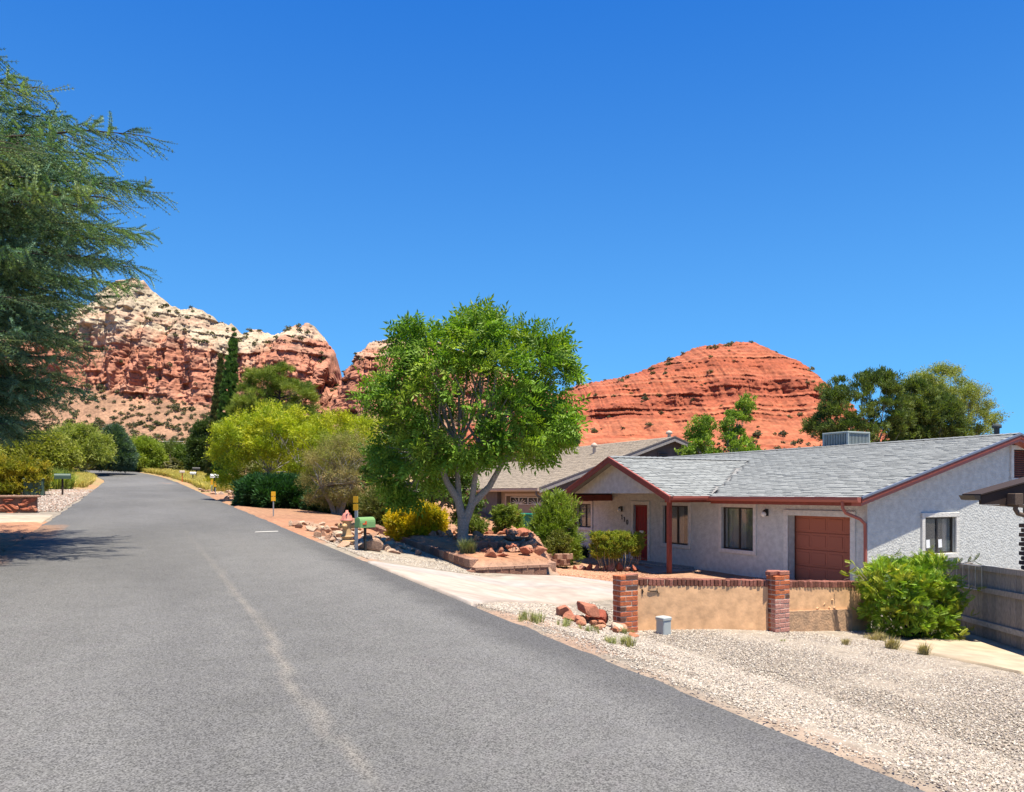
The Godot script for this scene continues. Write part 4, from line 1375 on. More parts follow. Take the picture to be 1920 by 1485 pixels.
func make_leaf_kit() -> void:
	var r := RandomNumberGenerator.new()
	r.seed = 31
	# compound leaf with drooping leaflets (walnut / ash): grows along +y
	var mb := MB.new()
	for k in 4:
		for sd in [-1.0, 1.0]:
			mb.col = Color.WHITE * r.randf_range(0.85, 1.1)
			var d := Vector3(sd * 0.8, 0.45, r.randf_range(-0.4, 0.1)).normalized()
			leaf(mb, Vector3(0, 0.07 + k * 0.07, 0.02 * k), d, Vector3(-d.y, d.x, 0.3).normalized(), 0.135, 0.05)
	leaf(mb, Vector3(0, 0.34, 0.06), Vector3(0, 1, -0.2).normalized(), Vector3(1, 0, 0), 0.14, 0.055)
	mb.col = Color(0.6, 0.7, 0.5)
	mb.tube([Vector3.ZERO, Vector3(0, 0.34, 0.06)], [0.004, 0.002], 3, false)
	K.compound = mb.mesh()
	# rosette of simple leaves
	mb = MB.new()
	for k in 11:
		mb.col = Color.WHITE * r.randf_range(0.8, 1.15)
		var d := (rv(r) + Vector3(0, 0.7, 0)).normalized()
		leaf(mb, Vector3(0, 0.012 * k, 0), d, d.cross(rv(r)).normalized(), r.randf_range(0.045, 0.07), 0.026)
	K.rosette = mb.mesh()
	# bigger rosette
	mb = MB.new()
	for k in 9:
		mb.col = Color.WHITE * r.randf_range(0.8, 1.15)
		var d := (rv(r) + Vector3(0, 0.5, 0)).normalized()
		leaf(mb, Vector3(0, 0.02 * k, 0), d, d.cross(rv(r)).normalized(), r.randf_range(0.08, 0.13), 0.045)
	K.broad = mb.mesh()
	# long narrow leaves (oleander)
	mb = MB.new()
	for k in 10:
		mb.col = Color.WHITE * r.randf_range(0.8, 1.15)
		var d := (rv(r) + Vector3(0, 1.0, 0)).normalized()
		leaf(mb, Vector3(0, 0.03 * k, 0), d, d.cross(rv(r)).normalized(), r.randf_range(0.11, 0.16), 0.024)
	K.lance = mb.mesh()
	# pinnate frond with many small leaflets
	mb = MB.new()
	for k in 9:
		for sd in [-1.0, 1.0]:
			mb.col = Color.WHITE * r.randf_range(0.85, 1.1)
			var d := Vector3(sd, 0.35, -0.15).normalized()
			leaf2(mb, Vector3(0, 0.05 + 0.028 * k, -0.02 * sin(k * 0.3)), d, Vector3(0, 0.9, 0.45), 0.07 - 0.003 * absf(k - 4), 0.028)
	mb.col = Color(0.7, 0.75, 0.5)
	mb.tube([Vector3.ZERO, Vector3(0, 0.30, -0.02)], [0.003, 0.002], 3, false)
	K.frond = mb.mesh()
	# feathery spray of tiny leaflets (mesquite, tamarisk)
	mb = MB.new()
	for k in 26:
		mb.col = Color.WHITE * r.randf_range(0.8, 1.2)
		var d := (rv(r) + Vector3(0, 0.4, 0)).normalized()
		leaf2(mb, Vector3(0, 0.26 * r.randf(), 0) + rv(r) * 0.06, d, d.cross(rv(r)).normalized(), r.randf_range(0.06, 0.12), 0.022)
	K.feather = mb.mesh()
	# pine tuft
	mb = MB.new()
	for k in 34:
		mb.col = Color.WHITE * r.randf_range(0.75, 1.2)
		var d := (rv(r) * 0.75 + Vector3(0, 0.8, 0)).normalized()
		leaf2(mb, Vector3(0, 0.15 * r.randf(), 0), d, d.cross(rv(r)).normalized(), r.randf_range(0.14, 0.24), 0.012)
	K.pine = mb.mesh()
	# cedar spray: drooping twig with needle whorls, grows along +y
	mb = MB.new()
	for k in 7:
		var at := Vector3(0, 0.055 * k, -0.02 * pow(k / 6.0, 2))
		for q in 7:
			mb.col = Color.WHITE * r.randf_range(0.75, 1.2)
			var a := TAU * (q + 0.5 * k) / 7.0 + r.randf() * 0.5
			var d := Vector3(cos(a), 0.75, sin(a)).normalized()
			leaf2(mb, at, d, d.cross(Vector3.UP).normalized(), r.randf_range(0.028, 0.045), 0.008)
	mb.col = Color(0.55, 0.5, 0.45)
	mb.tube([Vector3.ZERO, Vector3(0, 0.2, -0.01), Vector3(0, 0.38, -0.03)], [0.005, 0.004, 0.002], 3, false)
	K.cedar = mb.mesh()
	# scale foliage of cypress and juniper: upright plume
	mb = MB.new()
	for k in 24:
		mb.col = Color.WHITE * r.randf_range(0.7, 1.2)
		var d := (rv(r) * 0.55 + Vector3(0, 1, 0)).normalized()
		leaf2(mb, Vector3(r.randfn() * 0.04, 0.16 * r.randf(), r.randfn() * 0.04), d, d.cross(rv(r)).normalized(), r.randf_range(0.08, 0.15), 0.026)
	K.plume = mb.mesh()
	# bare twiggy spray with a few dry leaves
	mb = MB.new()
	for k in 12:
		mb.col = Color.WHITE * r.randf_range(0.7, 1.3)
		var d := (rv(r) + Vector3(0, 0.3, 0)).normalized()
		if k < 5: leaf2(mb, Vector3.ZERO, d, d.cross(rv(r)).normalized(), r.randf_range(0.2, 0.36), 0.008)
		else: leaf2(mb, d * r.randf_range(0.05, 0.25), rv(r), rv(r), 0.045, 0.028)
	K.twiggy = mb.mesh()
	# grass tuft
	mb = MB.new()
	for k in 22:
		mb.col = Color.WHITE * r.randf_range(0.75, 1.2)
		var a := r.randf() * TAU
		var lean_ := r.randf_range(0.08, 0.5)
		var base := Vector3(r.randfn() * 0.025, 0, r.randfn() * 0.025)
		var d := Vector3(cos(a) * lean_, 1, sin(a) * lean_).normalized()
		var m := base + d * 0.14
		var tip := m + (d + Vector3(cos(a), -0.35, sin(a)) * lean_).normalized() * r.randf_range(0.08, 0.15)
		var sd := Vector3(-sin(a), 0, cos(a)) * 0.005
		mb.tri(base - sd, base + sd, m + sd); mb.tri(base - sd, m + sd, m - sd); mb.tri(m - sd, m + sd, tip)
	K.grass = mb.mesh()

func inside(poly: PackedVector2Array, p: Vector2) -> bool:
	return Geometry2D.is_point_in_polygon(p, poly)

func chord(poly: PackedVector2Array, y: float) -> Vector2:   # left and right edge of an outline at a height
	var lo := 1e9
	var hi := -1e9
	for k in poly.size():
		var a := poly[k]
		var b := poly[(k + 1) % poly.size()]
		if (a.y - y) * (b.y - y) <= 0 and absf(a.y - b.y) > 1e-5:
			var x := lerpf(a.x, b.x, (y - a.y) / (b.y - a.y))
			lo = minf(lo, x); hi = maxf(hi, x)
	return Vector2(lo, hi)

func crown(tree: Node3D, outline: Array, deep: float, clumps: int, clump_r: float, per: int, mesh: Mesh, m: Material, tones: Array, lo: float, hi: float, style: Vector3, seed_: int, called := "crown", shell := 0.5) -> Array:
	# fills a volume: outline = silhouette in metres (across, up) about the foot of the trunk, given its depth
	# style: outward, upward and random weights of the sprays' directions; returns clump centres
	var r := RandomNumberGenerator.new()
	r.seed = seed_
	var poly := PackedVector2Array()
	var box := Rect2(outline[0][0], outline[0][1], 0, 0)
	for p in outline:
		poly.push_back(Vector2(p[0], p[1]))
		box = box.expand(Vector2(p[0], p[1]))
	var mid := box.get_center()
	var centres := []
	var xfs := []
	var cols := []
	var guard := 0
	while centres.size() < clumps and guard < clumps * 40:
		guard += 1
		var p := Vector2(r.randf_range(box.position.x, box.end.x), r.randf_range(box.position.y, box.end.y))
		var rim := guard <= poly.size()   # first one clump at each corner of the outline
		if rim:
			var a := poly[guard - 1]
			p = a + (mid - a).normalized() * clump_r * r.randf_range(0.1, 0.8)
		elif not inside(poly, p): continue
		var ch := chord(poly, p.y)
		var half := maxf((ch.y - ch.x) / 2, 0.05)
		var w := (p.x - (ch.x + ch.y) / 2) / half
		var dz := half * deep * sqrt(maxf(0.0, 1.0 - w * w))
		var t := r.randf_range(-1, 1)
		t = signf(t) * pow(absf(t), shell)
		var c := Vector3(p.x, p.y, dz * t)
		var near := false
		for q in centres:
			if (q as Vector3).distance_squared_to(c) < clump_r * clump_r * 0.22: near = true
		if near and not rim and r.randf() < 0.8: continue
		centres.append(c)
		var tone: Color = tones[r.randi() % tones.size()]
		var cr := clump_r * r.randf_range(0.5, 1.3)
		for k in per:
			var d := rv(r)
			d.y = d.y * 0.85 + 0.15
			var o := c + d * cr * pow(r.randf(), 0.45) * Vector3(1, 0.75, 1)
			var outw := (d * 0.7 + (o - Vector3(mid.x, mid.y - box.size.y * 0.1, 0)).normalized()).normalized()
			var dir := (outw * style.x + Vector3(0, style.y, 0) + rv(r) * style.z).normalized()
			var sd := dir.cross(rv(r)).normalized()
			var z := r.randf_range(lo, hi)
			xfs.append(Transform3D(Basis(sd, dir, sd.cross(dir)).scaled_local(Vector3(z, z, z)), o))
			cols.append(tone.lerp(tones[r.randi() % tones.size()], 0.35) * r.randf_range(0.8, 1.2))
	swarm(called, mesh, m, tree, xfs, cols)
	return centres

func limbs(mb: MB, fork: Vector3, r0: float, ends: Array, every: int, seed_: int, sides := 6) -> void:
	var r := RandomNumberGenerator.new()
	r.seed = seed_
	for k in range(0, ends.size(), every):
		var e: Vector3 = ends[k]
		var d := e - fork
		var side := Vector3(d.x, 0, d.z)
		var p1 := fork + d * 0.3 + side * 0.10 + rv(r) * d.length() * 0.04
		var p2 := fork + d * 0.65 + side * 0.06 + rv(r) * d.length() * 0.06
		mb.tube([fork, p1, p2, e], [r0, r0 * 0.62, r0 * 0.36, 0.008], sides, false)

func shrub(called: String, label: String, cat: String, x: float, s: float, outline: Array, deep: float, clumps: int, cr: float, per: int, mesh: Mesh, m: Material, tones: Array, lo: float, hi: float, style: Vector3, seed_: int, group := "", wood: Material = null, bury := 0.0, shell := 0.5) -> Node3D:
	var t := thing(called, label, cat, on(x, s, -bury), -TURN, group)
	var ends := crown(t, outline, deep, clumps, cr, per, mesh, m, tones, lo, hi, style, seed_, "foliage", shell)
	var mb := MB.new()
	for k in 4:
		var foot := Vector3(0.05 * cos(k * 1.7), -0.08, 0.05 * sin(k * 1.7))
		var sub := []
		for j in range(k, ends.size(), 4): sub.append(ends[j])
		limbs(mb, foot, 0.022, sub, maxi(1, int(ends.size() / 40.0)), seed_ + k, 5)
	part("stem", mb, wood if wood else M.dark_bark, t)
	return t

# ------------------------------------------------------------------ trees
func make_cedar() -> void:
	var base := on(-5.5, 16.8)
	var t := thing("cedar_tree", "large blue green cedar with drooping sprays reaching over the road from the left", "tree", base)
	var r := RandomNumberGenerator.new()
	r.seed = 404
	var wood := MB.new()
	var tp := []
	var tr := []
	for k in 9:
		tp.append(Vector3(0.12 * sin(k * 1.3), -0.2 + k * 1.12, 0.1 * cos(k * 1.1)))
		tr.append(0.34 * (1.0 - k / 8.6) + 0.02)
	wood.tube(tp, tr, 12)
	part("trunk", wood, M.dark_bark, t)
	var reach := [[1.4, 2.9], [2.2, 3.8], [3.2, 4.6], [4.2, 5.0], [5.0, 5.3], [5.8, 6.0], [6.6, 6.5], [7.2, 6.2], [7.7, 5.4], [8.2, 4.4], [8.7, 3.2], [9.2, 2.0], [10.2, 1.0]]
	var xfs := []
	var cols := []
	var br := MB.new()
	var tones := [Color(0.17, 0.32, 0.20), Color(0.24, 0.39, 0.18), Color(0.13, 0.26, 0.18), Color(0.33, 0.44, 0.18)]
	var n := 640
	for k in n:
		var h := lerpf(2.2, 8.3, pow((k + r.randf()) / n, 1.55))
		var az := k * 2.39996 + r.randf_range(-0.2, 0.2)
		var flat := Vector3(cos(az), 0, sin(az))
		if flat.x < -0.3 and r.randf() < 0.88: continue
		var rise := lerps(h, [[1.5, -0.02], [4, 0.03], [7, 0.16], [9, 0.32], [11.5, 0.6]]) + r.randf_range(-0.06, 0.1)
		var droop := lerps(h, [[1.5, 0.03], [5, 0.10], [8, 0.12], [11, 0.04]])
		var long := lerps(h, reach)
		long = lerps(h + long * (rise - droop), reach) * r.randf_range(0.6, 1.0)
		if h > 7.4 and r.randf() < 0.5: continue
		var tone: Color = tones[r.randi() % 4]
		var path := []
		var rad := []
		for q in 9:
			var f := q / 8.0
			path.append(Vector3(0, h, 0) + flat * long * f + Vector3(0, long * (rise * f - droop * f * f), 0) + rv(r) * 0.05 * f)
			rad.append(lerpf(0.02 + 0.008 * long, 0.006, f))
		br.tube(path, rad, 5, false)
		var side := flat.cross(Vector3.UP)
		var count := int(long * 6.5)
		for q in count:
			var f := lerpf(0.22, 1.0, (q + r.randf()) / count)
			var i := mini(int(f * 8), 7)
			var p: Vector3 = (path[i] as Vector3).lerp(path[i + 1], f * 8 - i)
			var sg := 1.0 if q % 2 else -1.0
			var sl := (0.30 + 0.34 * long * (1.0 - f) * 0.5) * r.randf_range(0.6, 1.2) + 0.15
			var d2 := (flat * 0.75 + side * sg * r.randf_range(0.35, 1.0) + Vector3(0, r.randf_range(-0.12, 0.14), 0)).normalized()
			var e := p + d2 * sl + Vector3(0, -0.10 * sl * sl, 0)
			br.tube([p, (p + e) / 2 + Vector3(0, 0.02, 0), e], [0.008, 0.006, 0.003], 3, false)
			var sp := int(sl / 0.085) + 2
			for w in sp:
				var g := (w + r.randf()) / sp
				var o := p.lerp(e, g)
				var dd := (d2 * 0.8 + Vector3(0, r.randf_range(-0.75, 0.05), 0) + rv(r) * 0.42).normalized()
				var sd := dd.cross(rv(r)).normalized()
				var z := r.randf_range(0.65, 1.15)
				xfs.append(Transform3D(Basis(sd, dd, sd.cross(dd)).scaled_local(Vector3(z * 1.25, z, z * 1.25)), o))
				cols.append(tone.lerp(tones[r.randi() % 4], 0.4) * r.randf_range(0.75, 1.25))
	part("branches", br, M.dark_bark, t)
	swarm("crown", K.cedar, M.needle, t, xfs, cols)

func px(outline: Array, ox: float, oy: float, z: float) -> Array:   # outline measured as seen from the street, to metres at distance z
	var o := []
	for p in outline: o.append([(p[0] - ox) * z / 1450.0, (oy - p[1]) * z / 1450.0])
	return o

func make_trees() -> void:
	var greens := [Color(0.16, 0.30, 0.03), Color(0.20, 0.35, 0.04), Color(0.11, 0.225, 0.025), Color(0.30, 0.41, 0.05)]
	# --- the tree in the front bed
	var t := thing("shade_tree", "round leafy green tree with forked grey trunk in the terraced front bed", "tree", on(6.83, 16.55), -TURN)
	var z := 17.9
	var outl := px([[745, 930], [728, 880], [715, 835], [724, 780], [700, 740], [722, 700], [750, 655], [760, 622], [792, 608], [835, 618], [868, 622], [888, 598], [904, 573], [922, 598], [936, 625], [978, 612], [1005, 635], [1042, 650], [1068, 690], [1060, 740], [1066, 790], [1042, 825], [1028, 855], [985, 852], [950, 848], [925, 866], [900, 855], [860, 875], [825, 872], [805, 905], [775, 935]], 868, 1018, z)
	var ends := crown(t, outl, 0.55, 150, 0.35, 27, K.compound, M.leaf, greens, 0.7, 1.2, Vector3(0.9, -0.35, 0.7), 21)
	var mb := MB.new()
	var f1 := Vector3(0.02, 0.62, 0)
	mb.tube([Vector3(0.0, -0.3, 0), Vector3(0.0, 0.0, 0), Vector3(0.01, 0.3, 0), f1], [0.20, 0.15, 0.125, 0.14], 14, false)
	var l1 := Vector3(-0.62, 2.15, 0.1)
	var l2 := Vector3(0.95, 1.95, -0.1)
	var l3 := Vector3(-0.10, 2.3, -0.25)
	var l4 := Vector3(0.42, 2.3, 0.2)
	mb.tube([f1 + Vector3(0, -0.1, 0), Vector3(-0.10, 1.05, 0.02), Vector3(-0.34, 1.42, 0.05), l1], [0.11, 0.095, 0.075, 0.055], 10, false)
	mb.tube([f1 + Vector3(0.03, -0.1, 0), Vector3(0.22, 0.95, 0), Vector3(0.62, 1.35, -0.05), l2], [0.11, 0.095, 0.075, 0.055], 10, false)
	mb.tube([Vector3(-0.08, 0.98, 0), Vector3(-0.12, 1.6, -0.12), l3], [0.08, 0.06, 0.045], 9, false)
	mb.tube([Vector3(0.20, 0.92, 0), Vector3(0.30, 1.6, 0.1), l4], [0.08, 0.058, 0.042], 9, false)
	var forks := [l1, l2, l3, l4]
	var sets := [[], [], [], []]
	for e in ends:
		var best := 0
		for k in 4:
			if (e as Vector3).distance_to(forks[k]) < (e as Vector3).distance_to(forks[best]): best = k
		sets[best].append(e)
	for k in 4: limbs(mb, forks[k], 0.042, sets[k], 2, 50 + k)
	part("trunk", mb, M.bark, t)
	# --- smaller pale-branched tree behind it to the left
	t = thing("fig_tree", "low spreading tree with pale crooked branches behind the yellow bush", "tree", on(8.3, 22.9), -TURN)
	outl = px([[690, 890], [700, 840], [740, 800], [800, 790], [845, 830], [872, 870], [885, 905], [880, 950], [860, 975], [845, 940], [800, 930], [770, 950], [720, 955], [690, 930]], 800, 990, 24)
	ends = crown(t, outl, 0.7, 85, 0.38, 24, K.broad, M.leaf, [Color(0.11, 0.20, 0.04), Color(0.15, 0.25, 0.05), Color(0.09, 0.16, 0.035)], 0.8, 1.4, Vector3(0.8, 0.1, 0.8), 22)
	mb = MB.new()
	for a in [Vector3(-0.7, 1.1, 0.1), Vector3(-0.2, 1.3, 0.4), Vector3(0.5, 0.9, -0.2), Vector3(0.25, 1.4, 0.1)]:
		mb.tube([Vector3(0, -0.3, 0), Vector3(a.x * 0.25, 0.35, a.z * 0.3), a], [0.11, 0.085, 0.05], 8, false)
		var sub := []
		for e in ends:
			if signf(e.x - 0.0) == signf(a.x): sub.append(e)
		limbs(mb, a, 0.035, sub, 4, int(a.x * 90))
	part("trunk", mb, M.pale_bark, t)
	# --- yellow-green mesquite
	t = thing("mesquite_tree", "wide yellow green feathery tree behind the dark junipers", "tree", on(7.6, 38.7), -TURN)
	outl = px([[408, 905], [402, 850], [415, 810], [445, 790], [490, 773], [540, 775], [590, 785], [650, 788], [700, 790], [735, 800], [745, 830], [700, 850], [650, 850], [600, 860], [575, 890], [560, 915], [520, 900], [480, 910], [440, 925]], 560, 945, 39)
	ends = crown(t, outl, 0.6, 130, 0.55, 28, K.feather, M.leaf, [Color(0.36, 0.43, 0.02), Color(0.47, 0.51, 0.025), Color(0.22, 0.31, 0.02), Color(0.55, 0.54, 0.03)], 1.0, 1.8, Vector3(0.8, 0.15, 0.8), 23)
	mb = MB.new()
	for a in [Vector3(-1.6, 1.6, 0.2), Vector3(-0.4, 1.9, -0.4), Vector3(1.6, 1.9, 0.2), Vector3(3.0, 2.2, -0.3)]:
		mb.tube([Vector3(0.3, -0.3, 0), Vector3(a.x * 0.4, 0.8, a.z * 0.3), a], [0.15, 0.12, 0.06], 8, false)
		var sub := []
		for e in ends:
			if absf(e.x - a.x) < 1.5: sub.append(e)
		limbs(mb, a, 0.04, sub, 3, int(a.x * 70))
	part("trunk", mb, M.bark, t)
	# --- half bare brown tree
	t = thing("bare_tree", "half bare brown leafed tree between the yellow green tree and the shade tree", "tree", on(7.2, 30.3), -TURN)
	outl = px([[578, 935], [568, 890], [580, 850], [600, 822], [640, 812], [680, 822], [700, 845], [705, 890], [690, 920], [650, 932], [610, 940]], 630, 957, 30.5)
	ends = crown(t, outl, 0.8, 120, 0.42, 26, K.twiggy, M.dry, [Color(0.29, 0.25, 0.09), Color(0.25, 0.24, 0.08), Color(0.27, 0.32, 0.06), Color(0.33, 0.27, 0.12)], 0.7, 1.3, Vector3(0.6, 0.2, 0.9), 24)
	mb = MB.new()
	for a in [Vector3(-0.6, 1.1, 0.2), Vector3(0.1, 1.4, -0.3), Vector3(0.7, 1.2, 0.2)]:
		mb.tube([Vector3(0, -0.3, 0), a * 0.4, a], [0.12, 0.09, 0.05], 8, false)
		limbs(mb, a, 0.03, ends, 3, int(a.x * 50 + 3))
	part("trunk", mb, M.bark, t)
	# --- pine
	t = thing("pine_tree", "open crowned green pine rising behind the yellow green tree", "tree", on(10.2, 61.8), -TURN)
	outl = px([[450, 800], [440, 760], [462, 715], [470, 690], [500, 685], [520, 676], [540, 678], [552, 700], [570, 712], [586, 730], [590, 765], [588, 790], [600, 815], [560, 830], [480, 840], [420, 830], [410, 790]], 525, 905, 60)
	ends = crown(t, outl, 0.8, 130, 0.62, 20, K.pine, M.needle, [Color(0.20, 0.26, 0.04), Color(0.25, 0.31, 0.05), Color(0.13, 0.19, 0.035)], 1.6, 2.5, Vector3(0.6, 0.7, 0.5), 25)
	mb = MB.new()
	mb.tube([Vector3(0, -0.4, 0), Vector3(0.1, 3, 0), Vector3(-0.1, 6, 0.1), Vector3(0.1, 9.0, 0)], [0.26, 0.2, 0.14, 0.03], 9, false)
	for k in range(0, ends.size(), 2):
		var e: Vector3 = ends[k]
		var y := clampf(e.y - 0.6 - absf(e.x) * 0.2, 1.5, 8.8)
		mb.tube([Vector3(0, y, 0), Vector3(e.x * 0.5, (y + e.y) / 2 - 0.15, e.z * 0.5), e], [0.07, 0.045, 0.015], 5, false)
	part("trunk", mb, M.dark_bark, t)
	# --- two Italian cypresses
	var cy := [["tall slim dark green cypress standing beside the road", 6.9, 72.0, [[406, 908], [400, 885], [405, 840], [410, 790], [416, 740], [424, 690], [431, 650], [437, 624], [440, 645], [442, 690], [441, 750], [437, 800], [435, 850], [430, 885], [420, 908]], [Color(0.10, 0.20, 0.04), Color(0.125, 0.235, 0.05), Color(0.065, 0.145, 0.03)], 26],
		["browning cypress leaning behind the tall slim green cypress", 6.6, 76.0, [[394, 905], [390, 870], [397, 800], [402, 760], [407, 720], [412, 690], [417, 662], [421, 690], [418, 740], [414, 800], [408, 860], [404, 905]], [Color(0.09, 0.125, 0.04), Color(0.15, 0.13, 0.06), Color(0.07, 0.105, 0.03)], 27]]
	for q in cy:
		t = thing("cypress_tree", q[0], "tree", on(q[1], q[2]), -TURN)
		outl = px(q[3], q[3][0][0] + 8, 910, 69)
		crown(t, outl, 0.95, 520, 0.13, 20, K.plume, M.needle, q[4], 0.9, 1.5, Vector3(0.35, 1.0, 0.25), q[5], "crown", 0.3)
		mb = MB.new()
		mb.tube([Vector3(0, -0.4, 0), Vector3(0.2, 1.4, 0), Vector3(0.7, 7, 0)], [0.3, 0.2, 0.05], 8, false)
		part("trunk", mb, M.bark, t)
	# --- trees behind the houses
	var jun := [Color(0.11, 0.165, 0.045), Color(0.15, 0.205, 0.05), Color(0.08, 0.125, 0.035), Color(0.20, 0.25, 0.06)]
	var backs := [
		["juniper_tree", "dark green juniper with pale dead twigs, left of the trees above the grey roof", 39.5, 33.0, 47.0, [[1535, 870], [1525, 800], [1545, 770], [1550, 735], [1580, 715], [1605, 720], [1610, 708], [1650, 703], [1680, 725], [1690, 760], [1700, 800], [1690, 870]], jun, K.plume, 31],
		["juniper_tree", "bushy mid green juniper between its darker neighbour and the feathery tree above the grey roof", 44.5, 32.0, 49.0, [[1680, 870], [1685, 800], [1690, 750], [1705, 722], [1720, 728], [1735, 735], [1760, 745], [1790, 770], [1800, 820], [1790, 870]], jun, K.plume, 32],
		["tamarisk_tree", "pale yellow green feathery tree, rightmost above the grey roof", 49.5, 33.5, 53.0, [[1760, 880], [1770, 800], [1745, 760], [1755, 715], [1790, 712], [1800, 698], [1830, 705], [1850, 720], [1868, 735], [1880, 745], [1890, 770], [1905, 785], [1908, 800], [1880, 820], [1890, 870]], [Color(0.30, 0.34, 0.08), Color(0.23, 0.28, 0.06), Color(0.37, 0.39, 0.11)], K.feather, 33],
		["juniper_tree", "dark juniper top showing above the tan roof beside the shade tree", 25.5, 46.0, 52.0, [[1050, 880], [1055, 820], [1075, 800], [1095, 790], [1105, 775], [1125, 780], [1135, 800], [1150, 835], [1150, 880]], [Color(0.07, 0.105, 0.03), Color(0.10, 0.14, 0.04), Color(0.05, 0.08, 0.025)], K.plume, 34]]
	for q in backs:
		t = thing(q[0], q[1], "tree", on(q[2], q[3], 0), -TURN)
		var zz: float = q[4]
		var mx := 0.0
		for p in q[5]: mx += p[0] / q[5].size()
		outl = px(q[5], mx, 925 + (EYE - gy(q[2], q[3])) * 1450.0 / zz, zz)
		ends = crown(t, outl, 0.7, 120, 0.50, 24, q[7], M.needle if q[7] == K.plume else M.leaf, q[6], 1.2, 2.1, Vector3(0.7, 0.5, 0.7), q[8])
		mb = MB.new()
		mb.tube([Vector3(0, -0.4, 0), Vector3(0.1, 1.5, 0), Vector3(0, 3.4, 0)], [0.24, 0.2, 0.12], 9, false)
		limbs(mb, Vector3(0, 2.2, 0), 0.09, ends, 3, q[8])
		part("trunk", mb, M.bark, t)
	# bright young tree between the roofs
	t = thing("young_tree", "bright green loose twigged young tree between the two roofs", "tree", on(25.6, 29.4), -TURN)
	outl = px([[1310, 890], [1305, 850], [1315, 820], [1330, 795], [1345, 790], [1355, 800], [1385, 795], [1395, 780], [1410, 765], [1428, 752], [1438, 760], [1425, 785], [1410, 810], [1420, 835], [1440, 850], [1440, 890]], 1370, 925 + 2.2 * 1450 / 37.5, 37.5)
	ends = crown(t, outl, 0.8, 75, 0.34, 24, K.broad, M.leaf, [Color(0.25, 0.38, 0.04), Color(0.31, 0.43, 0.06), Color(0.17, 0.28, 0.04)], 1.0, 1.8, Vector3(0.6, 0.6, 0.7), 35)
	mb = MB.new()
	mb.tube([Vector3(0, -0.3, 0), Vector3(0, 1.5, 0), Vector3(0, 3.0, 0)], [0.09, 0.07, 0.05], 8, false)
	limbs(mb, Vector3(0, 2.2, 0), 0.04, ends, 2, 9)
	part("trunk", mb, M.bark, t)

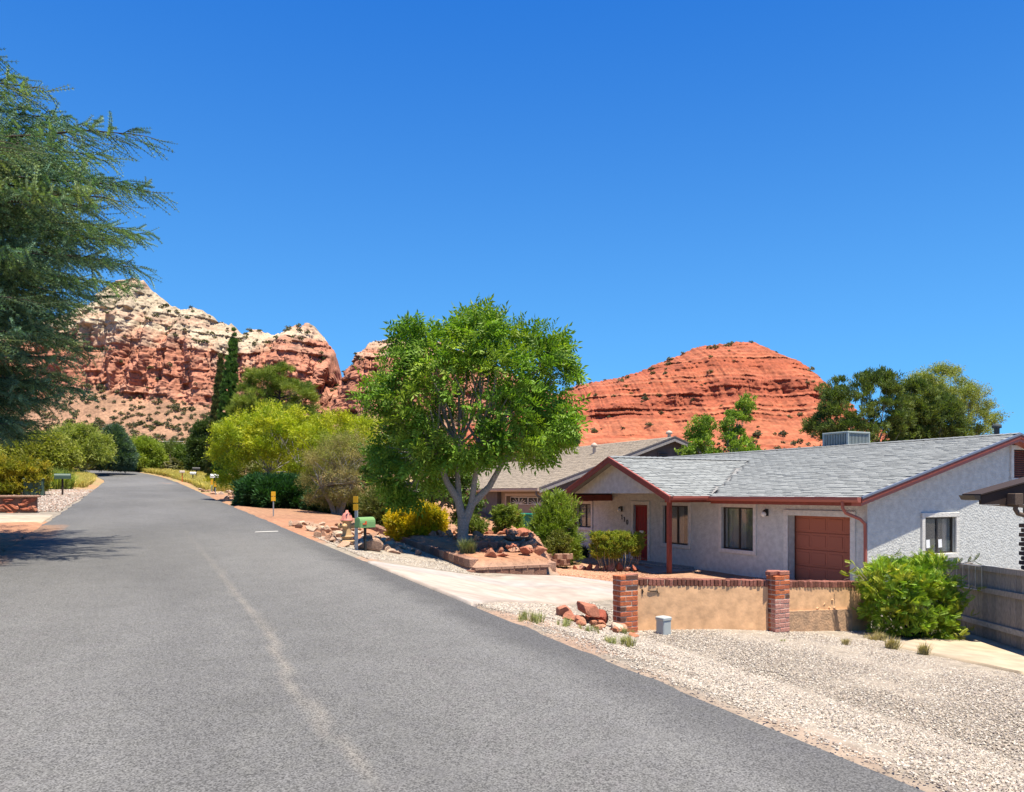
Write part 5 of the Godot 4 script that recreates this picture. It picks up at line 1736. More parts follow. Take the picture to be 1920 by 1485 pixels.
# ------------------------------------------------------------------ shrubs and small plants
func make_shrubs() -> void:
	var z := 0.0
	var ol := func(pts: Array, ox: float, oy: float, zz: float) -> Array: return px(pts, ox, oy, zz)
	shrub("golden_bush", "rounded golden yellow bush on the block edging beside the shade tree", "bush", 6.7, 19.45, ol.call([[733, 1015], [728, 985], [737, 965], [765, 957], [800, 958], [820, 970], [828, 995], [820, 1018], [780, 1024]], 776, 1022, 20.3), 0.9, 120, 0.17, 34, K.rosette, M.leaf, [Color(0.66, 0.48, 0.010), Color(0.56, 0.42, 0.012), Color(0.30, 0.31, 0.015), Color(0.74, 0.54, 0.015)], 0.8, 1.25, Vector3(0.9, 0.3, 0.6), 61, "", null, 0.22, 0.25)
	shrub("wall_bush", "bright green bush with arching feathery shoots at the end of the tan wall", "bush", 11.38, 8.5, ol.call([[1650, 1195], [1632, 1160], [1626, 1120], [1622, 1088], [1640, 1070], [1665, 1068], [1695, 1072], [1730, 1055], [1760, 1062], [1778, 1092], [1786, 1130], [1776, 1165], [1782, 1192], [1730, 1200]], 1702, 1200, 12.6), 0.8, 190, 0.15, 30, K.frond, M.leaf, [Color(0.24, 0.40, 0.03), Color(0.32, 0.47, 0.05), Color(0.17, 0.30, 0.03), Color(0.52, 0.50, 0.05)], 0.32, 0.62, Vector3(0.6, 0.25, 0.9), 62)
	# arching shoots of that bush
	var t: Node3D = get_node("wall_bush")
	var mb := MB.new()
	for p in [[[-0.55, 0.7], [-0.85, 1.02], [-1.1, 0.95]], [[-0.6, 0.8], [-0.9, 1.15], [-1.0, 1.28]], [[0.5, 0.9], [0.75, 1.2], [1.0, 1.25]], [[0.55, 0.5], [0.9, 0.75], [1.12, 0.82]], [[0.2, 1.0], [0.28, 1.25], [0.25, 1.45]], [[-0.25, 1.0], [-0.35, 1.2], [-0.3, 1.36]]]:
		var q := []
		for a in p: q.append(Vector3(a[0], a[1], 0.1))
		mb.tube(q, [0.007, 0.005, 0.003], 5, false)
	part("shoot", mb, M.twig, t)
	var sx := []
	var sc := []
	var r := RandomNumberGenerator.new()
	r.seed = 8
	for p in [[-0.85, 1.02], [-1.0, 1.0], [-0.9, 1.15], [-0.96, 1.22], [0.75, 1.2], [0.9, 1.24], [1.0, 1.25], [0.9, 0.75], [1.05, 0.8], [0.28, 1.25], [0.25, 1.4], [-0.35, 1.2], [-0.3, 1.33], [0.85, 0.5], [0.95, 0.35], [0.7, 0.1], [0.85, 0.12]]:
		for k in 3:
			var d := (Vector3(p[0], 0.3, 0) + rv(r) * 0.7).normalized()
			var sd := d.cross(rv(r)).normalized()
			sx.append(Transform3D(Basis(sd, d, sd.cross(d)).scaled_local(Vector3.ONE * r.randf_range(0.35, 0.6)), Vector3(p[0], p[1], 0.1)))
			sc.append(Color(0.24, 0.33, 0.03).lerp(Color(0.5, 0.38, 0.03), r.randf() * (1.0 if p[1] < 0.3 else 0.4)))
	swarm("shoot_leaves", K.frond, M.leaf, t, sx, sc)
	# clipped hedge with bare legs
	t = thing("clipped_hedge", "flat topped clipped hedge on bare stems before the front door", "hedge", on(13.35, 19.9), -TURN)
	var top := px([[1116, 1040], [1115, 1003], [1160, 1001], [1208, 1005], [1209, 1030], [1198, 1040], [1160, 1044], [1125, 1046]], 1162, 1069, 23.6)
	crown(t, top, 0.55, 260, 0.095, 22, K.rosette, M.leaf, [Color(0.24, 0.31, 0.035), Color(0.34, 0.37, 0.045), Color(0.16, 0.22, 0.03), Color(0.42, 0.38, 0.06)], 0.6, 0.95, Vector3(0.6, 0.8, 0.5), 63, "foliage", 0.4)
	mb = MB.new()
	for k in 26:
		var a := -0.62 + k * 0.052
		mb.tube([Vector3(a * 0.8 + r.randf_range(-0.04, 0.04), -0.05, r.randf_range(-0.2, 0.2)), Vector3(a + r.randf_range(-0.05, 0.05), 0.35, r.randf_range(-0.25, 0.25)), Vector3(a * 1.1, 0.75, r.randf_range(-0.3, 0.3))], [0.014, 0.011, 0.007], 5, false)
	part("stem", mb, M.twig, t)
	var och := [Color(0.22, 0.31, 0.04), Color(0.29, 0.38, 0.055), Color(0.15, 0.22, 0.035)]
	var t2 := shrub("oleander", "tall oleander with pink flower heads beside the porch post", "shrub", 12.5, 22.4, px([[1015, 1035], [1012, 990], [1030, 955], [1035, 930], [1060, 925], [1078, 940], [1082, 1000], [1080, 1035]], 1048, 1043, 25.6), 0.8, 70, 0.22, 24, K.lance, M.leaf, och, 0.9, 1.4, Vector3(0.6, 0.8, 0.5), 64)
	blossoms(t2, [[-0.42, 1.75], [-0.30, 1.82], [0.15, 1.70], [0.30, 1.95], [0.05, 1.5], [0.38, 1.55], [-0.12, 1.62], [0.2, 1.98]], 65)
	t2 = shrub("oleander", "slim oleander shoot with pink blossom in front of the green bins", "shrub", 10.9, 22.1, px([[990, 1035], [988, 995], [992, 962], [1000, 955], [1008, 970], [1011, 1000], [1013, 1035]], 1000, 1040, 24.3), 0.8, 30, 0.18, 24, K.lance, M.leaf, och, 0.8, 1.3, Vector3(0.5, 0.9, 0.5), 66)
	blossoms(t2, [[-0.12, 1.50], [0.02, 1.55], [0.10, 1.48], [-0.02, 1.42]], 67)
	shrub("porch_shrub", "low olive green shrub filling the block planter by the porch", "shrub", 11.7, 21.4, px([[1005, 1040], [1003, 1010], [1020, 1000], [1045, 1005], [1068, 985], [1082, 995], [1084, 1035], [1050, 1042]], 1045, 1042, 24.3), 0.7, 60, 0.17, 28, K.rosette, M.leaf, [Color(0.16, 0.17, 0.04), Color(0.12, 0.15, 0.03), Color(0.22, 0.22, 0.05)], 0.9, 1.5, Vector3(0.6, 0.6, 0.6), 68)
	shrub("bed_shrub", "open yellow green shrub among the red rocks before the tan garage", "shrub", 8.9, 18.7, px([[934, 1003], [930, 985], [926, 972], [934, 962], [946, 958], [956, 966], [958, 982], [950, 998]], 942, 1006, 20.6), 0.85, 26, 0.13, 16, K.broad, M.leaf, [Color(0.20, 0.26, 0.035), Color(0.26, 0.31, 0.05), Color(0.13, 0.19, 0.03)], 0.6, 1.0, Vector3(0.6, 0.7, 0.5), 69)
	shrub("bed_shrub", "low light green shrub just right of the shade tree trunk", "shrub", 8.1, 18.9, px([[880, 1003], [878, 988], [892, 978], [908, 980], [916, 992], [912, 1003]], 897, 1004, 20.2), 0.8, 24, 0.14, 22, K.rosette, M.leaf, [Color(0.20, 0.25, 0.05), Color(0.15, 0.20, 0.04)], 0.9, 1.4, Vector3(0.6, 0.6, 0.6), 70)
	shrub("roadside_shrub", "tangled olive shrub behind the green mailbox", "shrub", 6.9, 22.2, px([[672, 1000], [668, 965], [680, 945], [705, 935], [735, 945], [750, 975], [745, 1000]], 712, 1000, 23), 0.8, 65, 0.22, 24, K.lance, M.leaf, [Color(0.13, 0.16, 0.035), Color(0.09, 0.12, 0.03), Color(0.17, 0.18, 0.06)], 0.7, 1.2, Vector3(0.6, 0.6, 0.7), 71)
	var ju := [Color(0.03, 0.095, 0.03), Color(0.045, 0.125, 0.035), Color(0.02, 0.065, 0.025)]
	shrub("spreading_juniper", "spreading dark green juniper at the road edge left of the bare tree", "shrub", 5.6, 34.6, px([[436, 946], [434, 920], [450, 908], [490, 905], [530, 910], [552, 922], [556, 946], [520, 952], [470, 952]], 495, 951, 33.5), 0.9, 110, 0.30, 26, K.plume, M.needle, ju, 1.2, 2.0, Vector3(0.8, 0.5, 0.5), 72)
	shrub("spreading_juniper", "spreading dark green juniper below the half bare brown tree", "shrub", 7.6, 32.4, px([[585, 958], [590, 935], [620, 925], [655, 930], [675, 945], [672, 962], [630, 966]], 630, 963, 32.5), 0.9, 70, 0.28, 26, K.plume, M.needle, ju, 1.2, 1.9, Vector3(0.8, 0.5, 0.5), 73)
	shrub("pink_shrub", "pale pinkish shrub between the cypress and the dark juniper", "shrub", 7.0, 50.0, px([[425, 912], [428, 890], [445, 880], [470, 885], [485, 900], [480, 915]], 455, 915, 48), 0.9, 50, 0.32, 22, K.rosette, M.dry, [Color(0.26, 0.20, 0.10), Color(0.20, 0.21, 0.07), Color(0.32, 0.22, 0.14)], 2.0, 3.0, Vector3(0.6, 0.6, 0.6), 74)
	# left side of the street
	shrub("golden_hedge", "clipped golden green hedge beside the left driveway", "hedge", -6.2, 47.3, px([[-110, 930], [-110, 875], [-60, 870], [0, 870], [50, 872], [82, 880], [85, 905], [78, 928], [20, 935]], 0, 932, 39.5), 0.5, 230, 0.28, 30, K.rosette, M.leaf, [Color(0.36, 0.31, 0.025), Color(0.22, 0.24, 0.025), Color(0.48, 0.37, 0.035), Color(0.15, 0.18, 0.025)], 1.4, 2.2, Vector3(0.8, 0.4, 0.6), 75)
	t = thing("grass_clump", "big fountain of light green grass behind the left mailbox", "grass", on(-5.2, 58.0))
	tufts(t, 240, 1.5, 5.5, [Color(0.26, 0.33, 0.06), Color(0.32, 0.36, 0.08), Color(0.20, 0.28, 0.05)], 76)
	var far := [
		["mesquite_tree", "pale green airy tree left of the dark conifer at the end of the road", -21.0, 108.0, [[100, 868], [98, 840], [115, 815], [140, 808], [170, 812], [192, 830], [198, 860], [170, 868], [140, 850], [120, 868]], 90.0, K.feather, [Color(0.34, 0.38, 0.08), Color(0.26, 0.31, 0.07)], 81],
		["conifer_tree", "dark blue green conifer at the end of the road", -14.5, 110.0, [[190, 872], [192, 850], [200, 830], [208, 812], [218, 803], [226, 815], [236, 840], [242, 865], [238, 874]], 94.0, K.plume, [Color(0.08, 0.14, 0.09), Color(0.12, 0.19, 0.12)], 82],
		["round_bush", "large rounded green bush straight ahead where the road bends", -8.4, 118.0, [[232, 882], [232, 862], [240, 842], [258, 832], [280, 832], [295, 845], [300, 865], [298, 884]], 104.0, K.feather, [Color(0.27, 0.35, 0.04), Color(0.18, 0.25, 0.035), Color(0.33, 0.39, 0.05)], 83],
		["round_bush", "dark green bush right of the large rounded bush at the bend", -0.5, 122.0, [[296, 878], [298, 850], [315, 838], [335, 840], [345, 855], [345, 880]], 112.0, K.feather, [Color(0.14, 0.18, 0.05), Color(0.18, 0.22, 0.06)], 84],
		["round_bush", "dense green bush left of the browning cypress", 4.5, 116.0, [[335, 885], [338, 850], [355, 838], [375, 835], [392, 845], [400, 890]], 108.0, K.feather, [Color(0.13, 0.20, 0.035), Color(0.17, 0.24, 0.045)], 85],
		["tall_tree", "tall dark green tree behind the browning cypress at the roadside", 9.5, 108.0, [[362, 880], [365, 830], [378, 800], [392, 790], [400, 800], [405, 880]], 103.0, K.feather, [Color(0.05, 0.09, 0.02), Color(0.07, 0.11, 0.025)], 86],
		["roadside_tree", "olive tree behind the cedar near the brick wall", -22.0, 86.0, [[20, 880], [25, 845], [60, 830], [100, 828], [120, 845], [118, 880]], 70.0, K.feather, [Color(0.26, 0.30, 0.05), Color(0.33, 0.34, 0.06)], 87]]
	for q in far:
		t = thing(q[0], q[1], "tree" if "tree" in q[0] else "bush", on(q[2], q[3]), -TURN)
		var zz: float = q[5]
		var at := on(q[2], q[3])
		var cx: float = cos(TURN) * at.x + sin(TURN) * at.z
		var cz: float = sin(TURN) * at.x - cos(TURN) * at.z
		var ends := crown(t, px(q[4], 960 + 1450 * cx / cz, 925 - 1450 * (at.y - EYE) / cz, cz), 0.85, 110, 0.55, 20, q[6], M.needle if q[6] == K.plume else M.leaf, q[7], 2.6, 4.2, Vector3(0.7, 0.4, 0.7), q[8])
		mb = MB.new()
		mb.tube([Vector3(0, -0.4, 0), Vector3(0.1, 1.0, 0), Vector3(0, 2.2, 0)], [0.2, 0.16, 0.1], 7, false)
		limbs(mb, Vector3(0, 1.0, 0), 0.07, ends, 4, q[8])
		part("trunk", mb, M.dark_bark, t)
	# trees across the street, which the front windows mirror
	for q in [["leafy garden tree across the street, left of the hedge", -12.5, 38.0, 93], ["tall garden tree across the street behind the hedge", -15.0, 54.0, 94], ["broad garden tree across the street near the stone wall", -13.0, 28.0, 95]]:
		t = thing("garden_tree", q[0], "tree", on(q[1], q[2]))
		var ends := crown(t, [[-2.6, 1.2], [-3.0, 2.6], [-2.2, 4.2], [-0.6, 5.2], [1.2, 5.0], [2.6, 3.8], [2.9, 2.2], [2.0, 1.2]], 0.9, 90, 0.6, 22, K.broad, M.leaf, [Color(0.13, 0.21, 0.04), Color(0.18, 0.27, 0.05)], 2.0, 3.0, Vector3(0.8, 0.2, 0.7), q[3])
		mb = MB.new()
		mb.tube([Vector3(0, -0.4, 0), Vector3(0.1, 1.0, 0), Vector3(0, 2.2, 0)], [0.22, 0.17, 0.12], 8, false)
		limbs(mb, Vector3(0, 1.6, 0), 0.07, ends, 4, q[3])
		part("trunk", mb, M.bark, t)
	# brown scrub behind the bend, and dry grass verges: nobody could count them
	var o := Node3D.new(); o.name = "scrub"; add_child(o)
	tag(o, "brownish low scrub in a band behind the road bend", "scrub"); o.set_meta("kind", "stuff")
	sx = []; sc = []
	for k in 1500:
		var x := r.randf_range(-45, 30)
		var s := r.randf_range(112, 175)
		if x < -8 and s < 128: continue
		var p := on(x, s)
		var zz := r.randf_range(0.9, 2.2)
		sx.append(Transform3D(turned(Vector3(zz, zz * 0.75, zz), r, 0.3), p + Vector3(0, zz * 0.2, 0)))
		sc.append(Color(0.20, 0.17, 0.08).lerp(Color(0.13, 0.14, 0.05), r.randf()) * r.randf_range(0.7, 1.2))
	swarm("bushes", bush_far, M.needle, o, sx, sc)
	o = Node3D.new(); o.name = "valley_scrub"; add_child(o)
	tag(o, "grey green juniper scrub covering the valley floor below the cliffs", "scrub"); o.set_meta("kind", "stuff")
	sx = []; sc = []
	for k in 5200:
		var zz := r.randf_range(180, 880)
		var xx := r.randf_range(-0.62, -0.1) * zz
		var w := cv(xx, 0, zz)
		var p := on(w.x, -w.z)
		var b := r.randf_range(1.6, 3.8)
		sx.append(Transform3D(turned(Vector3(b, b * 0.8, b), r, 0.3), p + Vector3(0, b * 0.25, 0)))
		sc.append(Color(0.10, 0.115, 0.055).lerp(Color(0.17, 0.155, 0.085), r.randf()) * r.randf_range(0.7, 1.2))
	swarm("bushes", bush_far, M.needle, o, sx, sc)
	o = Node3D.new(); o.name = "dry_grass"; add_child(o)
	tag(o, "dry straw yellow grass along the far verges of the road", "grass"); o.set_meta("kind", "stuff")
	sx = []; sc = []
	for k in 9000:
		var right := r.randf() < 0.45
		var s := r.randf_range(56 if right else 62, 116)
		var c0 := road_mid(s)
		var wide := 3.4 + clampf((s - 40) * 0.02, 0, 0.8)
		var x := c0.x + (wide + pow(r.randf(), 1.5) * (5.0 if right else 12.0)) * (1.0 if right else -1.0)
		var zz := r.randf_range(1.2, 3.2)
		sx.append(Transform3D(Basis.from_euler(Vector3(0, r.randf() * TAU, 0)).scaled_local(Vector3(zz, zz * 0.9, zz)), on(x, c0.y, -0.02)))
		sc.append(Color(0.60, 0.48, 0.16).lerp(Color(0.48, 0.44, 0.12), r.randf()) * r.randf_range(0.75, 1.2))
	swarm("tufts", K.grass, M.dry, o, sx, sc)
	# small weeds in the gravel
	var weeds := [["spindly green weed tuft beside the road edge, left of the rock heap", 4.02, 7.75, 40, 0.16, 0.9], ["pale weed tuft between the road edge and the rock heap", 4.62, 8.05, 22, 0.14, 0.7], ["low yellowish weed tuft in front of the rock heap", 4.95, 8.0, 22, 0.2, 0.6], ["wide grey green weed in the gravel in front of the rock heap", 4.75, 7.1, 60, 0.22, 0.75], ["weed growing at the foot of the left brick pillar", 5.95, 8.72, 26, 0.16, 0.7], ["dry straw tuft standing left of the pale slab", 9.75, 7.55, 26, 0.07, 1.2], ["dry straw tuft standing at the corner of the pale slab", 9.85, 7.12, 30, 0.07, 1.25], ["tiny green seedling in the gravel below the second pillar", 8.2, 8.1, 8, 0.05, 0.35], ["thin dry tuft in the gravel left of the straw tufts", 9.15, 7.85, 10, 0.05, 0.7], ["straw coloured weeds at the foot of the leafy green bush", 10.35, 8.3, 40, 0.2, 0.9]]
	for k in weeds.size():
		var q: Array = weeds[k]
		t = thing("weed", q[0], "weed", on(q[1], q[2]), 0.0)
		var pale: bool = k in [5, 6, 8, 9]
		tufts(t, int(q[3] * 0.26) + 2, q[4] * 0.85, q[5] * 0.7, [Color(0.42, 0.34, 0.16), Color(0.36, 0.31, 0.15)] if pale else [Color(0.30, 0.33, 0.14), Color(0.36, 0.37, 0.17), Color(0.42, 0.39, 0.17)], 300 + k)
	t = thing("yucca_plant", "spiky grey green clump at the foot of the shade tree", "plant", on(6.5, 15.45, -0.02))
	tufts(t, 26, 0.10, 1.5, [Color(0.14, 0.17, 0.08), Color(0.19, 0.21, 0.10)], 91)
	t = thing("porch_plant", "dark arching plant beside the left porch post", "plant", on(14.6, 24.0, 0.04))
	tufts(t, 22, 0.12, 2.0, [Color(0.05, 0.08, 0.03), Color(0.07, 0.10, 0.04)], 92)
	t = thing("roadside_flower", "bright yellow green bush at the road edge in front of the cypress", "bush", on(5.6, 62.0))
	tufts(t, 70, 0.5, 4.5, [Color(0.36, 0.38, 0.03), Color(0.42, 0.36, 0.03)], 93)

func tufts(parent: Node3D, n: int, spread: float, size: float, tones: Array, seed_: int) -> void:
	var r := RandomNumberGenerator.new()
	r.seed = seed_
	var xfs := []
	var cols := []
	for k in n:
		var a := r.randf() * TAU
		var d := spread * sqrt(r.randf())
		var z := size * r.randf_range(0.6, 1.1)
		var lean_ := Basis.from_euler(Vector3(sin(a) * 0.35 * d / spread, r.randf() * TAU, -cos(a) * 0.35 * d / spread))
		xfs.append(Transform3D(lean_.scaled_local(Vector3(z, z, z)), Vector3(cos(a) * d, -0.01, sin(a) * d)))
		cols.append((tones[r.randi() % tones.size()] as Color) * r.randf_range(0.8, 1.2))
	swarm("blades", K.grass, M.dry, parent, xfs, cols)

func blossoms(parent: Node3D, spots: Array, seed_: int) -> void:
	var r := RandomNumberGenerator.new()
	r.seed = seed_
	for p in spots:
		var mb := MB.new()
		for k in 26:
			var d := (rv(r) + Vector3(0, 0.4, 0)).normalized()
			leaf(mb, Vector3(p[0], p[1], 0.1) + d * 0.04, (d + rv(r) * 0.5).normalized(), d.cross(rv(r)).normalized(), 0.06, 0.05)
		part("blossom", mb, M.rose, parent)

# ------------------------------------------------------------------ stones, edging, street things
func rock_at(called: String, label: String, x: float, s: float, size: Vector3, tone: Color, group: String, r: RandomNumberGenerator, tip := 0.35, up := 0.0) -> void:
	var mb_i := r.randi() % rocks.size()
	var o := MeshInstance3D.new()
	o.name = numbered(called)
	o.mesh = rocks[mb_i]
	var m: StandardMaterial3D = tone_mat(tone)
	o.material_override = m
	add_child(o)
	o.transform = Transform3D(turned(size, r, tip), on(x, s, size.y * 0.45 + up))
	tag(o, label, "rock", group)

var tone_mats := {}
func tone_mat(c: Color) -> StandardMaterial3D:
	var key := "%.2f %.2f %.2f" % [c.r, c.g, c.b]
	if not tone_mats.has(key):
		tone_mats[key] = mat(c.r, c.g, c.b, 0.92, M.stone.albedo_texture, 1.3, M.stone.normal_texture, 1.0)
	return tone_mats[key]

func make_stones() -> void:
	var r := RandomNumberGenerator.new()
	r.seed = 12
	# gravel
	var zone := func(rr: RandomNumberGenerator) -> Vector2:
		var x := rr.randf_range(3.72, 12.0)
		var s := lerpf(1.2, 9.2, pow(rr.randf(), 0.85))
		var edge := 3.72 + 0.25 * maxf(0.0, noise.get_noise_2d(s * 40.0, 3.0))
		if x < edge or (x < edge + 0.5 and rr.randf() > (x - edge) * 2.0 + 0.12): return Vector2(-999, 0)
		if x > 9.9 + (8.0 - s) * 0.22 and s < 8.05 - (x - 9.9) * 0.0 and s > 5.2 and x > 10.05: return Vector2(-999, 0)
		if bare(x, s) and rr.randf() < 0.7: return Vector2(-999, 0)
		var ang := (x * cos(TURN) - s * sin(TURN)) / maxf(0.1, x * sin(TURN) + s * cos(TURN))
		if ang > 0.72: return Vector2(-999, 0)
		return Vector2(x, s)
	var tones := [Color(0.39, 0.345, 0.285), Color(0.34, 0.30, 0.255), Color(0.44, 0.40, 0.34), Color(0.29, 0.245, 0.21), Color(0.37, 0.31, 0.245), Color(0.25, 0.22, 0.20), Color(0.40, 0.335, 0.27), Color(0.49, 0.45, 0.39)]
	scatter_stones("gravel", "pale beige crushed gravel covering the slope between road and wall", "gravel", 220000, zone, 0.006, 0.019, tones)
	var zone2 := func(rr: RandomNumberGenerator) -> Vector2:
		if rr.randf() < 0.5:
			return Vector2(rr.randf_range(3.9, 6.2), rr.randf_range(14.0, 19.0))
		var s := rr.randf_range(8.9, 11.2)
		var x := rr.randf_range(3.9, 7.0)
		if s > 9.0 + (x - 3.7) * 0.85: return Vector2(-999, 0)
		return Vector2(x, s)
	scatter_stones("verge_gravel", "pale gravel strips on both sides of the driveway mouth", "gravel", 40000, zone2, 0.010, 0.024, tones)
	var zone3 := func(rr: RandomNumberGenerator) -> Vector2:
		var x := rr.randf_range(8.6, 13.8)
		var s := rr.randf_range(14.6, 22.0)
		if s < 13.9 + (x - 7.5) * 0.55: return Vector2(-999, 0)
		return Vector2(x, s)
	scatter_stones("pink_gravel", "fine salmon pink gravel between driveway and porch", "gravel", 16000, zone3, 0.012, 0.03, [Color(0.48, 0.26, 0.16), Color(0.53, 0.32, 0.21), Color(0.38, 0.20, 0.13)])
	var zone4 := func(rr: RandomNumberGenerator) -> Vector2: return Vector2(rr.randf_range(-5.5, -2.3), rr.randf_range(30.7, 58.0))
	scatter_stones("shoulder_gravel", "pale stones along the left shoulder of the road", "gravel", 9000, zone4, 0.02, 0.065, [Color(0.38, 0.31, 0.26), Color(0.32, 0.22, 0.17), Color(0.46, 0.40, 0.35)])
	# rock heap by the left pillar
	var redrock := Color(0.47, 0.185, 0.115)
	var heap := [["big_slab", 5.72, 9.25, Vector3(0.246, 0.158, 0.164), redrock, "tilted red sandstone slab on top of the heap by the left pillar"],
		["red_boulder", 5.32, 9.05, Vector3(0.180, 0.108, 0.164), redrock, "flat topped red boulder at the left end of the heap"],
		["red_boulder", 5.36, 9.35, Vector3(0.164, 0.130, 0.148), Color(0.52, 0.22, 0.14), "pinkish red boulder behind the left end of the heap"],
		["red_boulder", 5.98, 9.42, Vector3(0.139, 0.151, 0.164), Color(0.40, 0.11, 0.07), "dark red boulder wedged against the left pillar"],
		["white_boulder", 5.92, 8.82, Vector3(0.148, 0.101, 0.131), Color(0.68, 0.52, 0.40), "cream coloured boulder in the heap by the pillar"],
		["pink_boulder", 6.05, 8.98, Vector3(0.115, 0.086, 0.107), Color(0.56, 0.30, 0.20), "small pink boulder against the foot of the pillar"]]
	for q in heap: rock_at(q[0], q[5], q[1], q[2], q[3], q[4], "rock heap by the brick pillar", r, 0.3)
	var slab: Node3D = get_node("big_slab")
	slab.transform = Transform3D(Basis.from_euler(Vector3(0.5, -0.35, -0.75)).scaled_local(Vector3(0.26, 0.11, 0.17)), on(5.66, 9.2, 0.2))
	for k in 26: rock_at("heap_stone", ["small dark red", "small orange red", "small pinkish"][k % 3] + " stone in the rock heap by the left brick pillar", r.randf_range(5.15, 6.0), r.randf_range(8.5, 9.3), Vector3(r.randf_range(0.05, 0.13), r.randf_range(0.04, 0.07), r.randf_range(0.05, 0.11)), [redrock, Color(0.52, 0.22, 0.12), Color(0.58, 0.30, 0.18)][k % 3], "small stones of the rock heap", r, 0.6)
	# rock-lined swale round the hydrant
	for k in 125:
		var s := r.randf_range(16.2, 23.2)
		rock_at("swale_rock", ["brown tan", "buff tan", "reddish brown", "pale cream"][k % 4] + " sandstone rock in the swale around the hydrant", 3.95 + r.randf() * 1.9, s, Vector3(r.randf_range(0.07, 0.19), r.randf_range(0.05, 0.11), r.randf_range(0.07, 0.17)), [Color(0.50, 0.33, 0.23), Color(0.58, 0.42, 0.31), Color(0.44, 0.26, 0.18), Color(0.62, 0.48, 0.36)][k % 4], "rocks lining the swale", r)
	rock_at("mailbox_boulder", "rounded brown boulder at the foot of the green mailbox", 4.55, 16.15, Vector3(0.32, 0.2, 0.26), Color(0.42, 0.27, 0.19), "", r, 0.1)
	# rocks in the terraced bed
	for k in 95:
		var s := r.randf_range(14.8, 19.6)
		var x := r.randf_range(6.75, 8.05 + (s - 15.0) * 0.45)
		if Vector2(x - 6.83, s - 16.55).length() < 0.35: continue
		rock_at("bed_rock", ["red brown", "pale pinkish", "deep red"][k % 3] + " sandstone rock in the terraced bed under the shade tree", x, s, Vector3(r.randf_range(0.08, 0.26), r.randf_range(0.06, 0.13), r.randf_range(0.08, 0.2)), [Color(0.50, 0.22, 0.13), Color(0.56, 0.30, 0.19), Color(0.46, 0.17, 0.10)][k % 3], "rocks in the terraced bed", r)
	for k in 9: rock_at("hedge_rock", ["dark red", "dusty pink"][k % 2] + " rock in the row before the clipped hedge", 12.35 + k * 0.16, 20.75 - k * 0.17, Vector3(r.randf_range(0.08, 0.18), r.randf_range(0.08, 0.18), 0.13), [Color(0.42, 0.13, 0.08), Color(0.50, 0.26, 0.2)][k % 2], "rocks before the hedge", r)
	# verge rocks further up the road
	for k in 40:
		rock_at("verge_rock", ["reddish", "pale tan"][k % 2] + " stone on the right verge beyond the junipers", r.randf_range(3.9, 6.6), r.randf_range(37, 60), Vector3(r.randf_range(0.1, 0.32), r.randf_range(0.07, 0.16), 0.18), [Color(0.52, 0.30, 0.2), Color(0.62, 0.47, 0.38)][k % 2], "stones on the far right verge", r)
	# block edging and terrace wall
	var ed := thing("block_edging", "single course of concrete block edging along the gravel strip", "edging", Vector3.ZERO)
	var blk := MB.new()
	blk.cbox(Vector3(-0.145, -0.09, -0.1), Vector3(0.145, 0.09, 0.1), 0.014)
	var bm := blk.mesh()
	for k in 27:
		var s := 14.72 + k * 0.297
		var y := gy(6.3, s) + 0.06 + clampf(0.12 - k * 0.008, 0, 0.12)
		part("block", bm, [M.block, M.block_b, M.block_cap][r.randi() % 3], ed, Transform3D(Basis.from_euler(Vector3(r.randf_range(-0.02, 0.02), PI / 2 + r.randf_range(-0.03, 0.03), 0.02)), Vector3(6.27, y, -s)))
		if k < 14: part("block", bm, M.block_b, ed, Transform3D(Basis.from_euler(Vector3(0, PI / 2, 0.02)), Vector3(6.28, y - 0.181, -s - 0.13)))
	var tw := thing("terrace_wall", "low rough block retaining wall facing the driveway", "retaining wall", Vector3.ZERO)
	for row in 3:
		for k in 6:
			var x := 6.34 + k * 0.297 - (0.12 if row % 2 else 0.0)
			var top := row == 2
			part("block", bm, M.block_cap if top else [M.block, M.block_b][r.randi() % 2], tw, Transform3D(Basis.from_euler(Vector3(r.randf_range(-0.02, 0.02), r.randf_range(-0.03, 0.03), 0)).scaled_local(Vector3(1, 0.35 if top else 0.92, 1.12 if top else 1.0)), Vector3(x, -0.21 + row * 0.168 - (0.055 if top else 0.0), -14.44 - r.randf() * 0.012)))
	for row in 2:
		for k in 5:
			part("block", bm, M.block_b if row == 0 else M.block_cap, tw, Transform3D(Basis.from_euler(Vector3(0, 1.35, 0)), Vector3(8.09 + k * 0.07, -0.14 + row * 0.175, -14.66 - k * 0.285)))
	var tb := thing("upper_tier", "short upper row of red blocks behind the terraced bed rocks", "retaining wall", Vector3.ZERO)
	for k in 6: part("block", bm, M.block, tb, Transform3D(Basis.from_euler(Vector3(0, -0.25, 0)), Vector3(7.0 + k * 0.29, gy(7.0, 16.3) + 0.04 - k * 0.012, -15.9 + k * 0.07 * -1.0)))
	var pl := thing("planter_edging", "low block edging of the planter beside the porch", "edging", Vector3.ZERO)
	for k in 7:
		for row in 2:
			part("block", bm, [M.block_b, M.block][k % 2] if row == 0 else M.block_cap, pl, Transform3D(Basis.from_euler(Vector3(0, 0.35, 0)), Vector3(10.35 + k * 0.275 + row * 0.1, gy(11, 21) + 0.05 + row * 0.175, -21.35 + k * 0.1 - 0.03)))

